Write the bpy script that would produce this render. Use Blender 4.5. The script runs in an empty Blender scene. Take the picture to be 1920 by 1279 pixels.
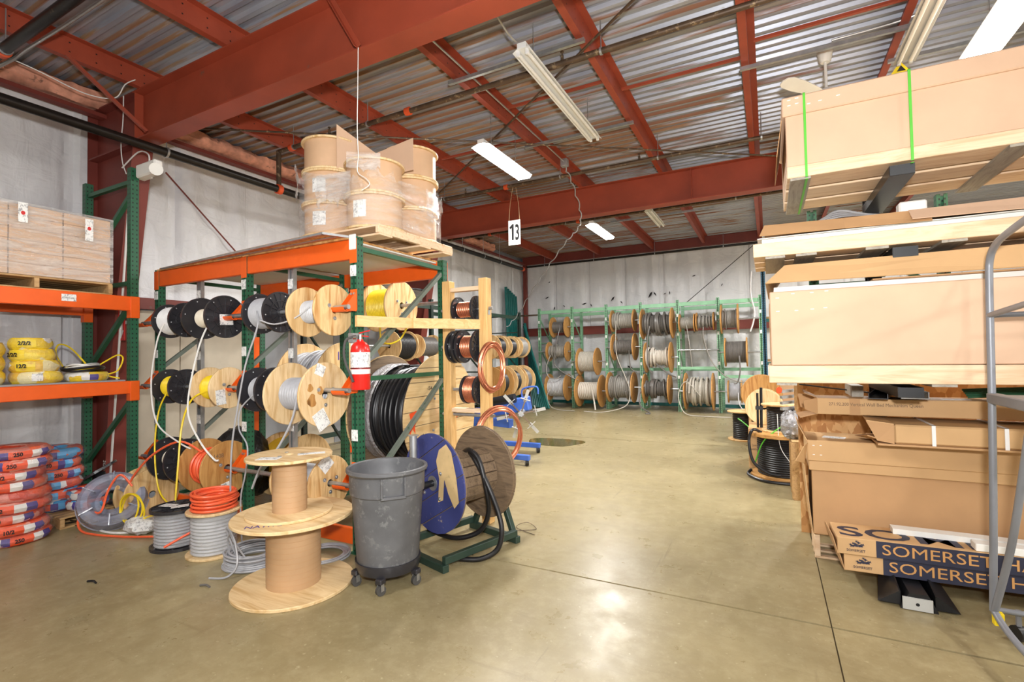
import bpy, bmesh, math, random
from mathutils import Vector, Matrix, noise

random.seed(7)
scene = bpy.context.scene
col = scene.collection
PI = math.pi
R = math.radians
V = Vector

# ------------------------------------------------------------------ camera
YAW, PITCH, ROLL = .478744, .02687, -.01799
_f0 = V((-math.sin(YAW), math.cos(YAW), 0)); _r0 = V((math.cos(YAW), math.sin(YAW), 0)); _u0 = V((0, 0, 1))
_f = _f0 * math.cos(PITCH) + _u0 * math.sin(PITCH)
_u = _u0 * math.cos(PITCH) - _f0 * math.sin(PITCH)
_rr = _r0 * math.cos(ROLL) + _u * math.sin(ROLL)
_uu = -_r0 * math.sin(ROLL) + _u * math.cos(ROLL)
cd = bpy.data.cameras.new('camera')
cd.sensor_width = 36; cd.lens = 924.7 / 1920 * 36; cd.clip_end = 100; cd.clip_start = .05
cam = bpy.data.objects.new('camera', cd); col.objects.link(cam)
cam.matrix_world = Matrix(((_rr.x, _uu.x, -_f.x, 0), (_rr.y, _uu.y, -_f.y, 0), (_rr.z, _uu.z, -_f.z, 1.75), (0, 0, 0, 1)))
scene.camera = cam

# ------------------------------------------------------------------ world, exposure, the photographer's flash
w = bpy.data.worlds.new('world'); scene.world = w; w.use_nodes = True
w.node_tree.nodes['Background'].inputs[0].default_value = (.9, .95, 1, 1)
w.node_tree.nodes['Background'].inputs[1].default_value = .05
scene.view_settings.view_transform = 'Standard'
scene.view_settings.look = 'None'
scene.view_settings.gamma = 1
scene.view_settings.use_curve_mapping = False
scene.view_settings.exposure = 0.45
FIXTURE_WATTS = 185
def lamp(name, kind, loc, energy, colr=(1, 1, 1), size=.1, rot=None, size_y=None):
    l = bpy.data.lights.new(name, kind); l.energy = energy; l.color = colr
    if kind == 'AREA':
        l.shape = 'RECTANGLE' if size_y else 'DISK'; l.size = size
        if size_y: l.size_y = size_y
    else: l.shadow_soft_size = size
    o = bpy.data.objects.new(name, l); col.objects.link(o); o.location = loc
    if rot: o.rotation_euler = rot
    return o
fl = lamp('camera_flash', 'SPOT', (.15, -.12, 2.15), 760, (1, 1, 1), .1)
fl.data.spot_size = R(160); fl.data.spot_blend = 1.0
fl.matrix_world = Matrix.Translation((.15, -.12, 2.15)) @ (_f0 + V((0, 0, .38))).to_track_quat('-Z', 'Y').to_matrix().to_4x4()
cy = scene.cycles
cy.max_bounces = 6; cy.diffuse_bounces = 3; cy.glossy_bounces = 3; cy.transmission_bounces = 2; cy.transparent_max_bounces = 8
cy.caustics_reflective = False; cy.caustics_refractive = False

# ------------------------------------------------------------------ helpers
def S(r, g, b):
    def c(v):
        v /= 255
        return v / 12.92 if v <= .04045 else ((v + .055) / 1.055) ** 2.4
    return (c(r), c(g), c(b), 1)

W = {}          # world position of each object's origin (no object that uses W is rotated)
MATS = {}

class MB:
    def __init__(s): s.v = []; s.f = []
    def add(s, vs, fs):
        n = len(s.v); s.v += [tuple(v) for v in vs]; s.f += [tuple(i + n for i in f) for f in fs]; return s
    def box(s, x0, x1, y0, y1, z0, z1):
        return s.add([(x0, y0, z0), (x1, y0, z0), (x1, y1, z0), (x0, y1, z0), (x0, y0, z1), (x1, y0, z1), (x1, y1, z1), (x0, y1, z1)],
                     [(0, 3, 2, 1), (4, 5, 6, 7), (0, 1, 5, 4), (1, 2, 6, 5), (2, 3, 7, 6), (3, 0, 4, 7)])
    def bar(s, p, q, a, b, up=(0, 0, 1)):
        # rectangular bar from p to q, width a (sideways), height b (towards up)
        p = V(p); q = V(q); d = (q - p).normalized(); up = V(up)
        if abs(d.dot(up)) > .98: up = V((1, 0, 0))
        sd = d.cross(up).normalized(); u = sd.cross(d)
        vs = []
        for e in (p, q):
            for i, j in ((-1, -1), (1, -1), (1, 1), (-1, 1)): vs.append(e + sd * a / 2 * i + u * b / 2 * j)
        return s.add(vs, [(0, 1, 2, 3), (7, 6, 5, 4), (0, 4, 5, 1), (1, 5, 6, 2), (2, 6, 7, 3), (3, 7, 4, 0)])
    def prof(s, p, q, poly, up=(0, 0, 1)):
        # extrude a 2-D outline (sideways, up) from p to q
        p = V(p); q = V(q); d = (q - p).normalized(); up = V(up)
        if abs(d.dot(up)) > .98: up = V((0, 1, 0))
        sd = d.cross(up).normalized(); u = sd.cross(d); n = len(poly)
        vs = [e + sd * a + u * b for e in (p, q) for a, b in poly]
        return s.add(vs, [tuple(range(n))[::-1], tuple(range(n, 2 * n))] + [(i, (i + 1) % n, n + (i + 1) % n, n + i) for i in range(n)])
    def cyl(s, p, q, r, seg=14, r2=None, caps=True):
        p = V(p); q = V(q); d = (q - p).normalized(); up = V((0, 0, 1)) if abs(d.z) < .95 else V((1, 0, 0))
        a = d.cross(up).normalized(); b = a.cross(d); r2 = r if r2 is None else r2
        vs = [p + (a * math.cos(t) + b * math.sin(t)) * r for t in [2 * PI * i / seg for i in range(seg)]]
        vs += [q + (a * math.cos(t) + b * math.sin(t)) * r2 for t in [2 * PI * i / seg for i in range(seg)]]
        fs = [(i, i + seg, (i + 1) % seg + seg, (i + 1) % seg) for i in range(seg)]
        if caps: fs += [tuple(range(seg)), tuple(range(seg, 2 * seg))[::-1]]
        return s.add(vs, fs)
    def tube(s, pts, r, seg=6, smooth=6, closed=False):
        P = [V(p) for p in pts]
        if smooth > 1: P = spline(P, smooth, closed)
        n = len(P); vs = []; fs = []; prev = None
        for i, p in enumerate(P):
            d = (P[(i + 1) % n] - P[i - 1]) if closed else (P[min(i + 1, n - 1)] - P[max(i - 1, 0)])
            d = d.normalized() if d.length > 1e-9 else V((1, 0, 0))
            if prev is None:
                a = d.cross(V((0, 0, 1)) if abs(d.z) < .9 else V((1, 0, 0))).normalized()
            else:
                a = prev - d * prev.dot(d); a = a.normalized() if a.length > 1e-6 else prev
            prev = a; b = d.cross(a)
            vs += [p + (a * math.cos(2 * PI * k / seg) + b * math.sin(2 * PI * k / seg)) * r for k in range(seg)]
        m = n if closed else n - 1
        for i in range(m):
            for k in range(seg):
                j = (i + 1) % n
                fs.append((i * seg + k, i * seg + (k + 1) % seg, j * seg + (k + 1) % seg, j * seg + k))
        if not closed: fs += [tuple(range(seg))[::-1], tuple(range((n - 1) * seg, n * seg))]
        return s.add(vs, fs)
    def lathe(s, prof, c=(0, 0, 0), axis='Z', seg=32, closed=False):
        # prof: list of (radius, height)
        vs = []; n = len(prof)
        for i in range(seg):
            t = 2 * PI * i / seg; cs, sn = math.cos(t), math.sin(t)
            for r, h in prof:
                if axis == 'Z': p = (r * cs, r * sn, h)
                elif axis == 'X': p = (h, r * cs, r * sn)
                else: p = (r * sn, h, r * cs)
                vs.append((p[0] + c[0], p[1] + c[1], p[2] + c[2]))
        fs = []
        for i in range(seg):
            j = (i + 1) % seg
            for k in range(n if closed else n - 1):
                l = (k + 1) % n
                fs.append((i * n + k, j * n + k, j * n + l, i * n + l))
        return s.add(vs, fs)
    def prism(s, poly, z0, z1):
        n = len(poly)
        return s.add([(x, y, z0) for x, y in poly] + [(x, y, z1) for x, y in poly],
                     [tuple(range(n))[::-1], tuple(range(n, 2 * n))] + [(i, (i + 1) % n, n + (i + 1) % n, n + i) for i in range(n)])
    def rotate(s, M, i0=0):
        s.v[i0:] = [tuple(M @ V(v)) for v in s.v[i0:]]; return s
    def mesh(s, name, mat, o=(0, 0, 0), smooth=False, bev=0):
        me = bpy.data.meshes.new(name)
        me.from_pydata([(v[0] - o[0], v[1] - o[1], v[2] - o[2]) for v in s.v], [], s.f)
        bm = bmesh.new(); bm.from_mesh(me)
        bmesh.ops.recalc_face_normals(bm, faces=bm.faces)
        if bev:
            ed = [e for e in bm.edges if len(e.link_faces) == 2 and e.calc_face_angle(0) > .6]
            bmesh.ops.bevel(bm, geom=ed, offset=bev, segments=1, affect='EDGES', clamp_overlap=True)
        if smooth:
            for f in bm.faces: f.smooth = True
            for e in bm.edges:
                if len(e.link_faces) == 2 and e.calc_face_angle(0) > R(38): e.smooth = False
        bm.to_mesh(me); bm.free()
        if mat: me.materials.append(MATS[mat] if isinstance(mat, str) else mat)
        return me
    def build(s, name, mat, parent=None, origin=None, smooth=False, bev=0):
        # vertices in world coordinates; origin: world position of the object's origin
        if origin is None:
            if parent is not None: origin = W[parent.name]
            else:
                xs = [v[0] for v in s.v]; ys = [v[1] for v in s.v]; zs = [v[2] for v in s.v]
                origin = ((min(xs) + max(xs)) / 2, (min(ys) + max(ys)) / 2, min(zs))
        origin = V(origin)
        o = bpy.data.objects.new(name, s.mesh(name, mat, origin, smooth, bev)); col.objects.link(o)
        W[o.name] = origin.copy()
        if parent is not None:
            o.parent = parent; o.location = origin - W[parent.name]
        else: o.location = origin
        return o

def spline(P, k, closed=False):
    out = []; n = len(P)
    for i in range(n if closed else n - 1):
        if closed: a, b, c, d = P[i - 1], P[i], P[(i + 1) % n], P[(i + 2) % n]
        else: a, b, c, d = P[max(i - 1, 0)], P[i], P[i + 1], P[min(i + 2, n - 1)]
        for j in range(k):
            t = j / k
            out.append(.5 * ((2 * b) + (c - a) * t + (2 * a - 5 * b + 4 * c - d) * t * t + (3 * b - a - 3 * c + d) * t ** 3))
    if not closed: out.append(P[-1])
    return out

def tag(o, label=None, cat=None, group=None, kind=None):
    if label: o['label'] = label
    if cat: o['category'] = cat
    if group: o['group'] = group
    if kind: o['kind'] = kind
    return o
def thing(name, label, cat, loc, group=None):
    o = bpy.data.objects.new(name, None); col.objects.link(o); o.location = loc; o.empty_display_size = .1
    W[o.name] = V(loc); return tag(o, label, cat, group)
def inst(name, me, parent, loc=(0, 0, 0), rot=(0, 0, 0)):
    # a part in its parent's local frame, mesh data shared
    o = bpy.data.objects.new(name, me); col.objects.link(o); o.parent = parent; o.location = loc; o.rotation_euler = rot
    return o
def struct(o): o['kind'] = 'structure'; return o

def text_mesh(txt, size, mat, sx=1.0, align='LEFT', ext=.0006, bold=0.0):
    c = bpy.data.curves.new('lettering', 'FONT'); c.body = txt; c.size = size; c.align_x = align; c.extrude = ext; c.offset = bold
    c.resolution_u = 3
    o = bpy.data.objects.new('lettering', c)
    me = bpy.data.meshes.new_from_object(o); bpy.data.objects.remove(o); bpy.data.curves.remove(c)
    if sx != 1:
        for v in me.vertices: v.co.x *= sx
    me.materials.clear(); me.materials.append(MATS[mat]); me.name = 'lettering'
    return me
def text_on(txt, parent, origin, xd, ud, size, mat, sx=1.0, align='LEFT', name='lettering', bold=0.0):
    # lettering lying in the plane of xd (reading direction) and ud (up); origin in world coordinates
    me = text_mesh(txt, size, mat, sx, align, bold=bold)
    xd = V(xd).normalized(); ud = V(ud); ud = (ud - xd * ud.dot(xd)).normalized(); n = xd.cross(ud)
    me.transform(Matrix(((xd.x, ud.x, n.x, 0), (xd.y, ud.y, n.y, 0), (xd.z, ud.z, n.z, 0), (0, 0, 0, 1))))
    o = bpy.data.objects.new(name, me); col.objects.link(o); o.parent = parent
    W[o.name] = V(origin); o.location = V(origin) - W[parent.name]
    return o

# ------------------------------------------------------------------ materials
class NT:
    def __init__(s, name):
        s.m = bpy.data.materials.new(name); s.m.use_nodes = True; s.t = s.m.node_tree; s.b = s.t.nodes['Principled BSDF']; MATS[name] = s.m
        s.out = s.t.nodes['Material Output']
    def n(s, typ, **kw):
        nd = s.t.nodes.new(typ)
        for k, v in kw.items(): setattr(nd, k, v)
        return nd
    def l(s, a, b): s.t.links.new(a, b)
    def coords(s, stretch=(1, 1, 1), rnd=True, rot=(0, 0, 0)):
        tc = s.n('ShaderNodeTexCoord'); mp = s.n('ShaderNodeMapping'); mp.inputs['Scale'].default_value = stretch; mp.inputs['Rotation'].default_value = rot
        s.l(tc.outputs['Object'], mp.inputs['Vector'])
        if rnd:
            oi = s.n('ShaderNodeObjectInfo'); mu = s.n('ShaderNodeVectorMath', operation='MULTIPLY_ADD')
            mu.inputs[1].default_value = (17, 31, 23)
            cb = s.n('ShaderNodeCombineXYZ')
            for i in range(3): s.l(oi.outputs['Random'], cb.inputs[i])
            s.l(cb.outputs[0], mu.inputs[0]); s.l(mp.outputs[0], mu.inputs[2]); return mu.outputs[0]
        return mp.outputs[0]
    def noise(s, vec, scale, detail=4, rough=.55, dist=0):
        nd = s.n('ShaderNodeTexNoise'); nd.inputs['Scale'].default_value = scale; nd.inputs['Detail'].default_value = detail
        nd.inputs['Roughness'].default_value = rough; nd.inputs['Distortion'].default_value = dist; s.l(vec, nd.inputs['Vector']); return nd.outputs['Fac']
    def ramp(s, fac, stops, interp='LINEAR'):
        nd = s.n('ShaderNodeValToRGB'); e = nd.color_ramp.elements; nd.color_ramp.interpolation = interp
        while len(e) < len(stops): e.new(.5)
        for i, (p, c) in enumerate(stops): e[i].position = p; e[i].color = c
        s.l(fac, nd.inputs[0]); return nd.outputs[0]
    def mix(s, fac, a, b, typ='MIX'):
        nd = s.n('ShaderNodeMix', data_type='RGBA', blend_type=typ)
        for i, x in ((0, fac), (6, a), (7, b)):
            if hasattr(x, 'is_output'): s.l(x, nd.inputs[i])
            else: nd.inputs[i].default_value = x
        return nd.outputs[2]
    def math(s, op, a, b=0.0, c=0.0):
        nd = s.n('ShaderNodeMath', operation=op)
        for i, x in enumerate((a, b, c)):
            if hasattr(x, 'is_output'): s.l(x, nd.inputs[i])
            else: nd.inputs[i].default_value = x
        return nd.outputs[0]
    def bump(s, h, strength, dist=.01):
        nd = s.n('ShaderNodeBump'); nd.inputs['Strength'].default_value = strength; nd.inputs['Distance'].default_value = dist
        s.l(h, nd.inputs['Height']); s.l(nd.outputs[0], s.b.inputs['Normal'])
    def set(s, **kw):
        for k, v in kw.items():
            i = s.b.inputs[k.replace('_', ' ')]
            if hasattr(v, 'is_output'): s.l(v, i)
            else: i.default_value = v
        return s
BW = lambda v: (v, v, v, 1)

def plain(name, c, rough=.55, metal=0, var=.12, vs=6, bump=0, bs=40, stretch=(1, 1, 1), wear=None, wa=.62, ws=9, spec=.5):
    n = NT(name); vec = n.coords(stretch)
    f = n.noise(vec, vs, 5)
    lo = tuple(x * (1 - var) for x in c[:3]) + (1,); hi = tuple(min(1, x * (1 + var)) for x in c[:3]) + (1,)
    cc = n.ramp(f, [(.3, lo), (.7, hi)])
    if wear:
        f2 = n.noise(vec, ws, 8, .7); m = n.ramp(f2, [(wa, BW(0)), (wa + .06, BW(1))]); cc = n.mix(m, cc, wear)
    n.set(Base_Color=cc, Roughness=rough, Metallic=metal, Specular_IOR_Level=spec)
    if bump: n.bump(n.noise(vec, bs, 6), bump, .004)
    return n

def wood(name, c1, c2, grain=14, along='Y', rough=.6, knots=True, rot=(0, 0, 0)):
    st = {'X': (.12, 1, 1), 'Y': (1, .12, 1), 'Z': (1, 1, .12)}[along]
    n = NT(name); vec = n.coords(st, rot=rot)
    f = n.noise(vec, grain, 5, .6, 1.4); f2 = n.noise(vec, grain * 4, 3)
    cc = n.ramp(f, [(.32, c1), (.5, c2), (.68, c1)]); cc = n.mix(n.math('MULTIPLY', f2, .3), cc, tuple(x * .7 for x in c1[:3]) + (1,))
    if knots:
        v2 = n.coords((.35, 1, 1) if along == 'X' else (1, .35, 1) if along == 'Y' else (1, 1, .35))
        vo = n.n('ShaderNodeTexVoronoi'); vo.inputs['Scale'].default_value = 3.2; n.l(v2, vo.inputs['Vector'])
        k = n.ramp(vo.outputs['Distance'], [(.03, BW(1)), (.075, BW(0))]); cc = n.mix(k, cc, tuple(x * .45 for x in c1[:3]) + (1,))
    n.set(Base_Color=cc, Roughness=rough); n.bump(f, .12, .002)
    return n

# setting
YF_DECK = -5.94
n = NT('concrete'); vec = n.coords((1, 1, 1), False)
g = n.n('ShaderNodeNewGeometry'); vec = g.outputs['Position']
a = n.noise(vec, .55, 6, .6); b = n.noise(vec, 3.5, 8, .65); d = n.noise(vec, 28, 4)
cc = n.ramp(a, [(.3, S(136, 122, 88)), (.5, S(152, 138, 102)), (.7, S(166, 151, 115))])
cc = n.mix(n.ramp(b, [(.45, BW(.0)), (.72, BW(.6))]), cc, S(134, 118, 82))
f9 = n.noise(vec, 9, 10, .75); cc = n.mix(n.ramp(f9, [(.46, BW(0)), (.7, BW(.45))]), cc, S(180, 167, 132))
cc = n.mix(n.ramp(d, [(.64, BW(0)), (.72, BW(.4))]), cc, S(206, 194, 160))
mp = n.n('ShaderNodeMapping'); mp.inputs['Scale'].default_value = (.7, 6, 1); mp.inputs['Rotation'].default_value = (0, 0, .5); n.l(vec, mp.inputs[0])
sc = n.noise(mp.outputs[0], 1.6, 9, .72); cc = n.mix(n.ramp(sc, [(.58, BW(0)), (.72, BW(.45))]), cc, S(112, 98, 64))
mp = n.n('ShaderNodeMapping'); mp.inputs['Scale'].default_value = (9, .5, 1); mp.inputs['Rotation'].default_value = (0, 0, -.2); n.l(vec, mp.inputs[0])
sc2 = n.noise(mp.outputs[0], 1.2, 6, .7); cc = n.mix(n.ramp(sc2, [(.63, BW(0)), (.7, BW(.4))]), cc, S(96, 84, 56))
n.set(Base_Color=cc, Roughness=n.ramp(b, [(.3, BW(.24)), (.7, BW(.42))]), Specular_IOR_Level=.45); n.bump(f9, .05, .002)
plain('joint', S(80, 66, 42), .9)
n = NT('insulation'); vec = n.coords((1, 1, 1))
a = n.noise(vec, 1.1, 5); cc = n.ramp(a, [(.3, S(226, 226, 228)), (.7, S(238, 238, 239))])
b = n.noise(n.coords((3, 3, .5)), 1.6, 3, .5, .8); d = n.noise(n.coords((1.2, 1.2, 2.4)), 1.8, 4, .5, 1)
n.set(Base_Color=cc, Roughness=.38, Specular_IOR_Level=.4); n.bump(n.math('ADD', n.math('ABSOLUTE', n.math('SUBTRACT', b, .5)), n.math('MULTIPLY', n.math('ABSOLUTE', n.math('SUBTRACT', d, .5)), 1.4)), .35, .06)
plain('tear', S(28, 26, 27), .8)
plain('panel_beige', S(196, 184, 164), .55, var=.05)
plain('panel_grey', S(150, 152, 156), .5, var=.05)
n = NT('deck'); g = n.n('ShaderNodeNewGeometry'); vec = g.outputs['Position']
mp = n.n('ShaderNodeMapping'); mp.inputs['Scale'].default_value = (.3, 4.0, 1); n.l(vec, mp.inputs[0])
m2 = n.n('ShaderNodeMapping'); m2.inputs['Scale'].default_value = (.22, 6.58, 1); n.l(vec, m2.inputs[0])
sp = n.n('ShaderNodeSeparateXYZ'); n.l(vec, sp.inputs[0])
c0 = n.ramp(n.noise(mp.outputs[0], 2.5, 4), [(.3, S(146, 150, 164)), (.7, S(182, 185, 194))])
# rust creeping out of the rib edges, stronger towards the left of the roof
ph = n.math('FRACT', n.math('DIVIDE', n.math('SUBTRACT', sp.outputs[1], YF_DECK), .152))
edge = n.ramp(ph, [(.0, BW(.9)), (.07, BW(.6)), (.1, BW(0)), (.86, BW(0)), (.9, BW(.85)), (1, BW(.95))])
a = n.noise(m2.outputs[0], 1.0, 5, .6); lowf = n.noise(vec, .42, 3)
bias = n.math('MULTIPLY_ADD', sp.outputs[0], -.024, -.085)
am = n.math('ADD', n.math('ADD', a, bias), n.math('MULTIPLY', n.math('SUBTRACT', lowf, .5), .5))
mk = n.math('MULTIPLY', n.ramp(n.math('ADD', am, n.math('MULTIPLY_ADD', n.noise(m2.outputs[0], 4.5, 6, .7), .3, -.15)), [(.45, BW(0)), (.53, BW(1))]), edge)
st_ = n.ramp(n.noise(mp.outputs[0], 3.1, 7, .7), [(.56, BW(0)), (.62, BW(.75))])
st2 = n.math('MULTIPLY', st_, n.ramp(lowf, [(.46, BW(0)), (.58, BW(.9))]))
cc = n.mix(st2, c0, S(150, 136, 104)); cc = n.mix(mk, cc, n.ramp(a, [(.45, S(160, 122, 78)), (.6, S(136, 84, 46))]))
mm = n.math('MAXIMUM', mk, st2)
n.set(Base_Color=cc, Roughness=n.ramp(mm, [(0, BW(.4)), (1, BW(.75))]), Metallic=n.ramp(mm, [(0, BW(.35)), (1, BW(.02))]))
plain('red_steel', S(156, 68, 45), .5, var=.14, vs=2, bump=.05, wear=S(120, 84, 70), wa=.66, ws=5)
n = NT('red_purlin'); tc = n.n('ShaderNodeTexCoord'); sx = n.n('ShaderNodeSeparateXYZ'); n.l(tc.outputs['Object'], sx.inputs[0])
fy = n.math('LESS_THAN', n.math('ABSOLUTE', n.math('SUBTRACT', n.math('FRACT', n.math('DIVIDE', sx.outputs[1], .24)), .5)), .032)
fz = n.math('MAXIMUM', n.math('LESS_THAN', n.math('ABSOLUTE', n.math('SUBTRACT', sx.outputs[2], .06)), .0075), n.math('LESS_THAN', n.math('ABSOLUTE', n.math('SUBTRACT', sx.outputs[2], .16)), .0075))
f = n.noise(n.coords(), 2, 5); cc = n.ramp(f, [(.3, S(140, 58, 38)), (.7, S(166, 74, 50))])
n.set(Base_Color=n.mix(n.math('MULTIPLY', fy, fz), cc, S(40, 18, 14)), Roughness=.5)
plain('red_steel_dark', S(122, 52, 42), .55, var=.12, vs=2, wear=S(110, 80, 70), wa=.68, ws=5)
plain('pink_fluff', S(222, 156, 130), .95, var=.3, vs=7, bump=1, bs=25, wear=S(120, 84, 70), wa=.6, ws=4)
plain('black_pipe', S(40, 36, 33), .35, .5, wear=S(95, 80, 66), wa=.66)
plain('rust_pipe', S(92, 74, 58), .5, .4, var=.3, wear=S(150, 128, 98), wa=.56, ws=12)
plain('conduit', S(190, 188, 184), .35, .8)
plain('galv', S(178, 180, 182), .38, .75, var=.15, vs=14)
plain('chrome', S(200, 200, 200), .18, 1)
plain('white_enamel', S(236, 236, 234), .4, var=.03)
plain('grey_enamel', S(188, 188, 184), .4, var=.04)
plain('white_plastic', S(232, 230, 224), .45, var=.03)
plain('wire_white', S(232, 230, 226), .45, var=.05)
plain('wire_grey', S(152, 152, 154), .45, var=.1)
plain('string', S(196, 168, 130), .8)
plain('insulated_grey', S(165, 165, 168), .45)
# paint
def punched(name, c, wear=None):
    # rack upright: painted steel with two columns of punched holes
    n = NT(name); tc = n.n('ShaderNodeTexCoord'); sx = n.n('ShaderNodeSeparateXYZ'); n.l(tc.outputs['Object'], sx.inputs[0])
    fz = n.math('ABSOLUTE', n.math('SUBTRACT', n.math('FRACT', n.math('DIVIDE', sx.outputs[2], .0508)), .5))
    mz = n.math('LESS_THAN', fz, .17)
    ms = []
    for k in (0, 1):
        u = n.math('ABSOLUTE', n.math('SUBTRACT', n.math('ABSOLUTE', sx.outputs[k]), .02)); ms.append(n.math('LESS_THAN', u, .0065))
    m = n.math('MULTIPLY', mz, n.math('MAXIMUM', ms[0], ms[1]))
    f = n.noise(n.coords(), 5, 6)
    cc = n.ramp(f, [(.3, tuple(x * .85 for x in c[:3]) + (1,)), (.7, c)])
    if wear: cc = n.mix(n.ramp(n.noise(n.coords(), 14, 8, .7), [(.66, BW(0)), (.7, BW(1))]), cc, wear)
    n.set(Base_Color=n.mix(m, cc, S(16, 18, 16)), Roughness=.45)
punched('green_post', S(40, 96, 68), S(120, 150, 130))
punched('mint_post', S(142, 194, 156), S(190, 205, 185))
punched('dark_post', S(36, 52, 46))
punched('blue_post', S(60, 110, 140))
plain('green_paint', S(40, 92, 64), .45, wear=S(110, 130, 116), wa=.68)
plain('green_dusty', S(112, 122, 112), .6, wear=S(60, 98, 74), wa=.6)
plain('dark_green', S(38, 58, 48), .5, wear=S(90, 94, 86), wa=.66)
plain('mint_paint', S(142, 194, 156), .5, wear=S(170, 176, 150), wa=.66)
plain('teal_paint', S(24, 104, 100), .45, var=.2)
plain('orange_paint', S(236, 96, 24), .42, var=.06, wear=S(190, 80, 30), wa=.68)
plain('red_paint', S(214, 34, 28), .28, var=.05, spec=.6)
plain('sign_red', S(206, 36, 34), .45, var=.03)
plain('blue_paint', S(66, 106, 196), .42, wear=S(120, 140, 190), wa=.68)
plain('grey_tube', S(134, 136, 142), .4, .15, var=.08)
plain('black_paint', S(26, 27, 30), .35, wear=S(70, 66, 60), wa=.68)
plain('orange_coupling', S(216, 84, 40), .5)
plain('yellow_sign', S(246, 216, 34), .45, var=.03)
# plastics, rubber
plain('black_plastic', S(46, 45, 49), .3, var=.15)
plain('black_rubber', S(22, 21, 23), .42, var=.2)
plain('rubber_grey', S(70, 68, 66), .6)
plain('can_grey', S(90, 90, 92), .5, var=.25, vs=4, bump=.12, wear=S(112, 112, 112), wa=.56, ws=11)
for nm, c in dict(c_white=(228, 228, 228), c_cream=(226, 216, 196), c_grey=(168, 168, 172), c_lgrey=(190, 190, 192), c_dgrey=(104, 100, 96), c_mgrey=(140, 136, 130), c_yellow=(246, 214, 40),
                  c_orange=(250, 104, 62), c_black=(30, 29, 31), c_steel=(150, 146, 138), c_yel2=(206, 160, 40), c_warm=(184, 178, 166), c_beige=(206, 198, 186)).items():
    plain(nm, S(*c), .38, var=.07, vs=20)
plain('c_copper', S(206, 130, 98), .3, .75, var=.15, vs=20)
plain('paper', S(238, 238, 234), .6, var=.02)
n = NT('label_print'); a = n.noise(n.coords((220, 220, 55)), 1.0, 1); b = n.noise(n.coords((22, 22, 22)), 1.3, 2)
n.set(Base_Color=n.ramp(n.math('MULTIPLY', a, b), [(.27, S(238, 238, 235)), (.36, S(150, 150, 152))]), Roughness=.55)
plain('ink_black', S(24, 24, 26), .6, var=.02)
plain('ink_brown', S(116, 92, 70), .7, var=.05)
plain('ink_navy', S(44, 46, 66), .6, var=.04)
plain('ink_purple', S(78, 62, 140), .6, var=.04)
plain('ink_white', S(236, 234, 230), .6, var=.03)
plain('sky_print', S(84, 168, 222), .35, var=.06)
plain('ink_tan', S(206, 152, 92), .6, var=.04)
plain('ink_orange', S(244, 84, 30), .6, var=.05)
# wood
wood('ply', S(190, 138, 76), S(240, 206, 150), 9, 'Z')
wood('ply_pale', S(206, 164, 106), S(240, 212, 166), 8, 'Z')
wood('ply_top', S(208, 168, 112), S(238, 210, 162), 7, 'X', knots=False)
wood('ply_dark', S(168, 112, 52), S(208, 158, 92), 10, 'Z')
wood('pine', S(216, 166, 100), S(240, 196, 130), 12, 'Z')
wood('pine_x', S(222, 184, 144), S(244, 216, 182), 12, 'X')
wood('pine_y', S(216, 168, 108), S(240, 200, 142), 12, 'Y')
wood('plank_new', S(216, 178, 122), S(236, 206, 154), 9, 'Y')
wood('plank_old', S(92, 76, 60), S(136, 114, 90), 16, 'Y', knots=False)
wood('weathered', S(140, 132, 120), S(172, 164, 150), 14, 'Y', knots=False)
wood('pallet_wood', S(170, 132, 86), S(206, 168, 116), 12, 'Y')
n = NT('blue_wood'); vec = n.coords((1, 1, 1), False); a = n.noise(vec, 2.0, 5); sx = n.n('ShaderNodeSeparateXYZ'); n.l(vec, sx.inputs[0])
b = n.noise(n.coords((1, 1, 1), False), 22, 6, .7)
cc = n.ramp(a, [(.3, S(50, 56, 108)), (.7, S(68, 76, 136))]); cc = n.mix(n.ramp(b, [(.64, BW(0)), (.7, BW(.8))]), cc, S(196, 176, 150)); n.set(Base_Color=cc, Roughness=.5)
nt_ = plain('tan_paint', S(210, 180, 130), .6); nt_.set(Alpha=nt_.ramp(nt_.noise(nt_.coords(), 12, 6, .6), [(.3, BW(.7)), (.4, BW(1))]))
n = NT('osb'); vec = n.coords((1, 1, 1)); vo = n.n('ShaderNodeTexVoronoi'); vo.inputs['Scale'].default_value = 26; n.l(n.coords((1, 1, .5), rot=(0, .5, 0)), vo.inputs['Vector'])
hs = n.n('ShaderNodeSeparateColor'); n.l(vo.outputs['Color'], hs.inputs[0])
cc = n.ramp(hs.outputs[0], [(0, S(176, 118, 62)), (.5, S(206, 152, 92)), (1, S(226, 180, 122))]); n.set(Base_Color=cc, Roughness=.65); n.bump(hs.outputs[1], .2, .003)
# cardboard
plain('cardboard', S(213, 178, 148), .7, var=.05, vs=3, bump=.03)
plain('cardboard_dark', S(188, 146, 102), .72, var=.07, vs=3, bump=.03)
plain('cardboard_tan', S(204, 164, 116), .7, var=.06, vs=3)
plain('kraft', S(206, 168, 132), .55, var=.06, vs=5)
plain('kraft_drum', S(186, 150, 112), .5, var=.06, vs=6)
plain('foam_white', S(238, 236, 230), .7, var=.02)
plain('strap_green', S(92, 190, 60), .4, var=.05)
plain('strap_white', S(232, 230, 230), .4, var=.03)
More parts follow.
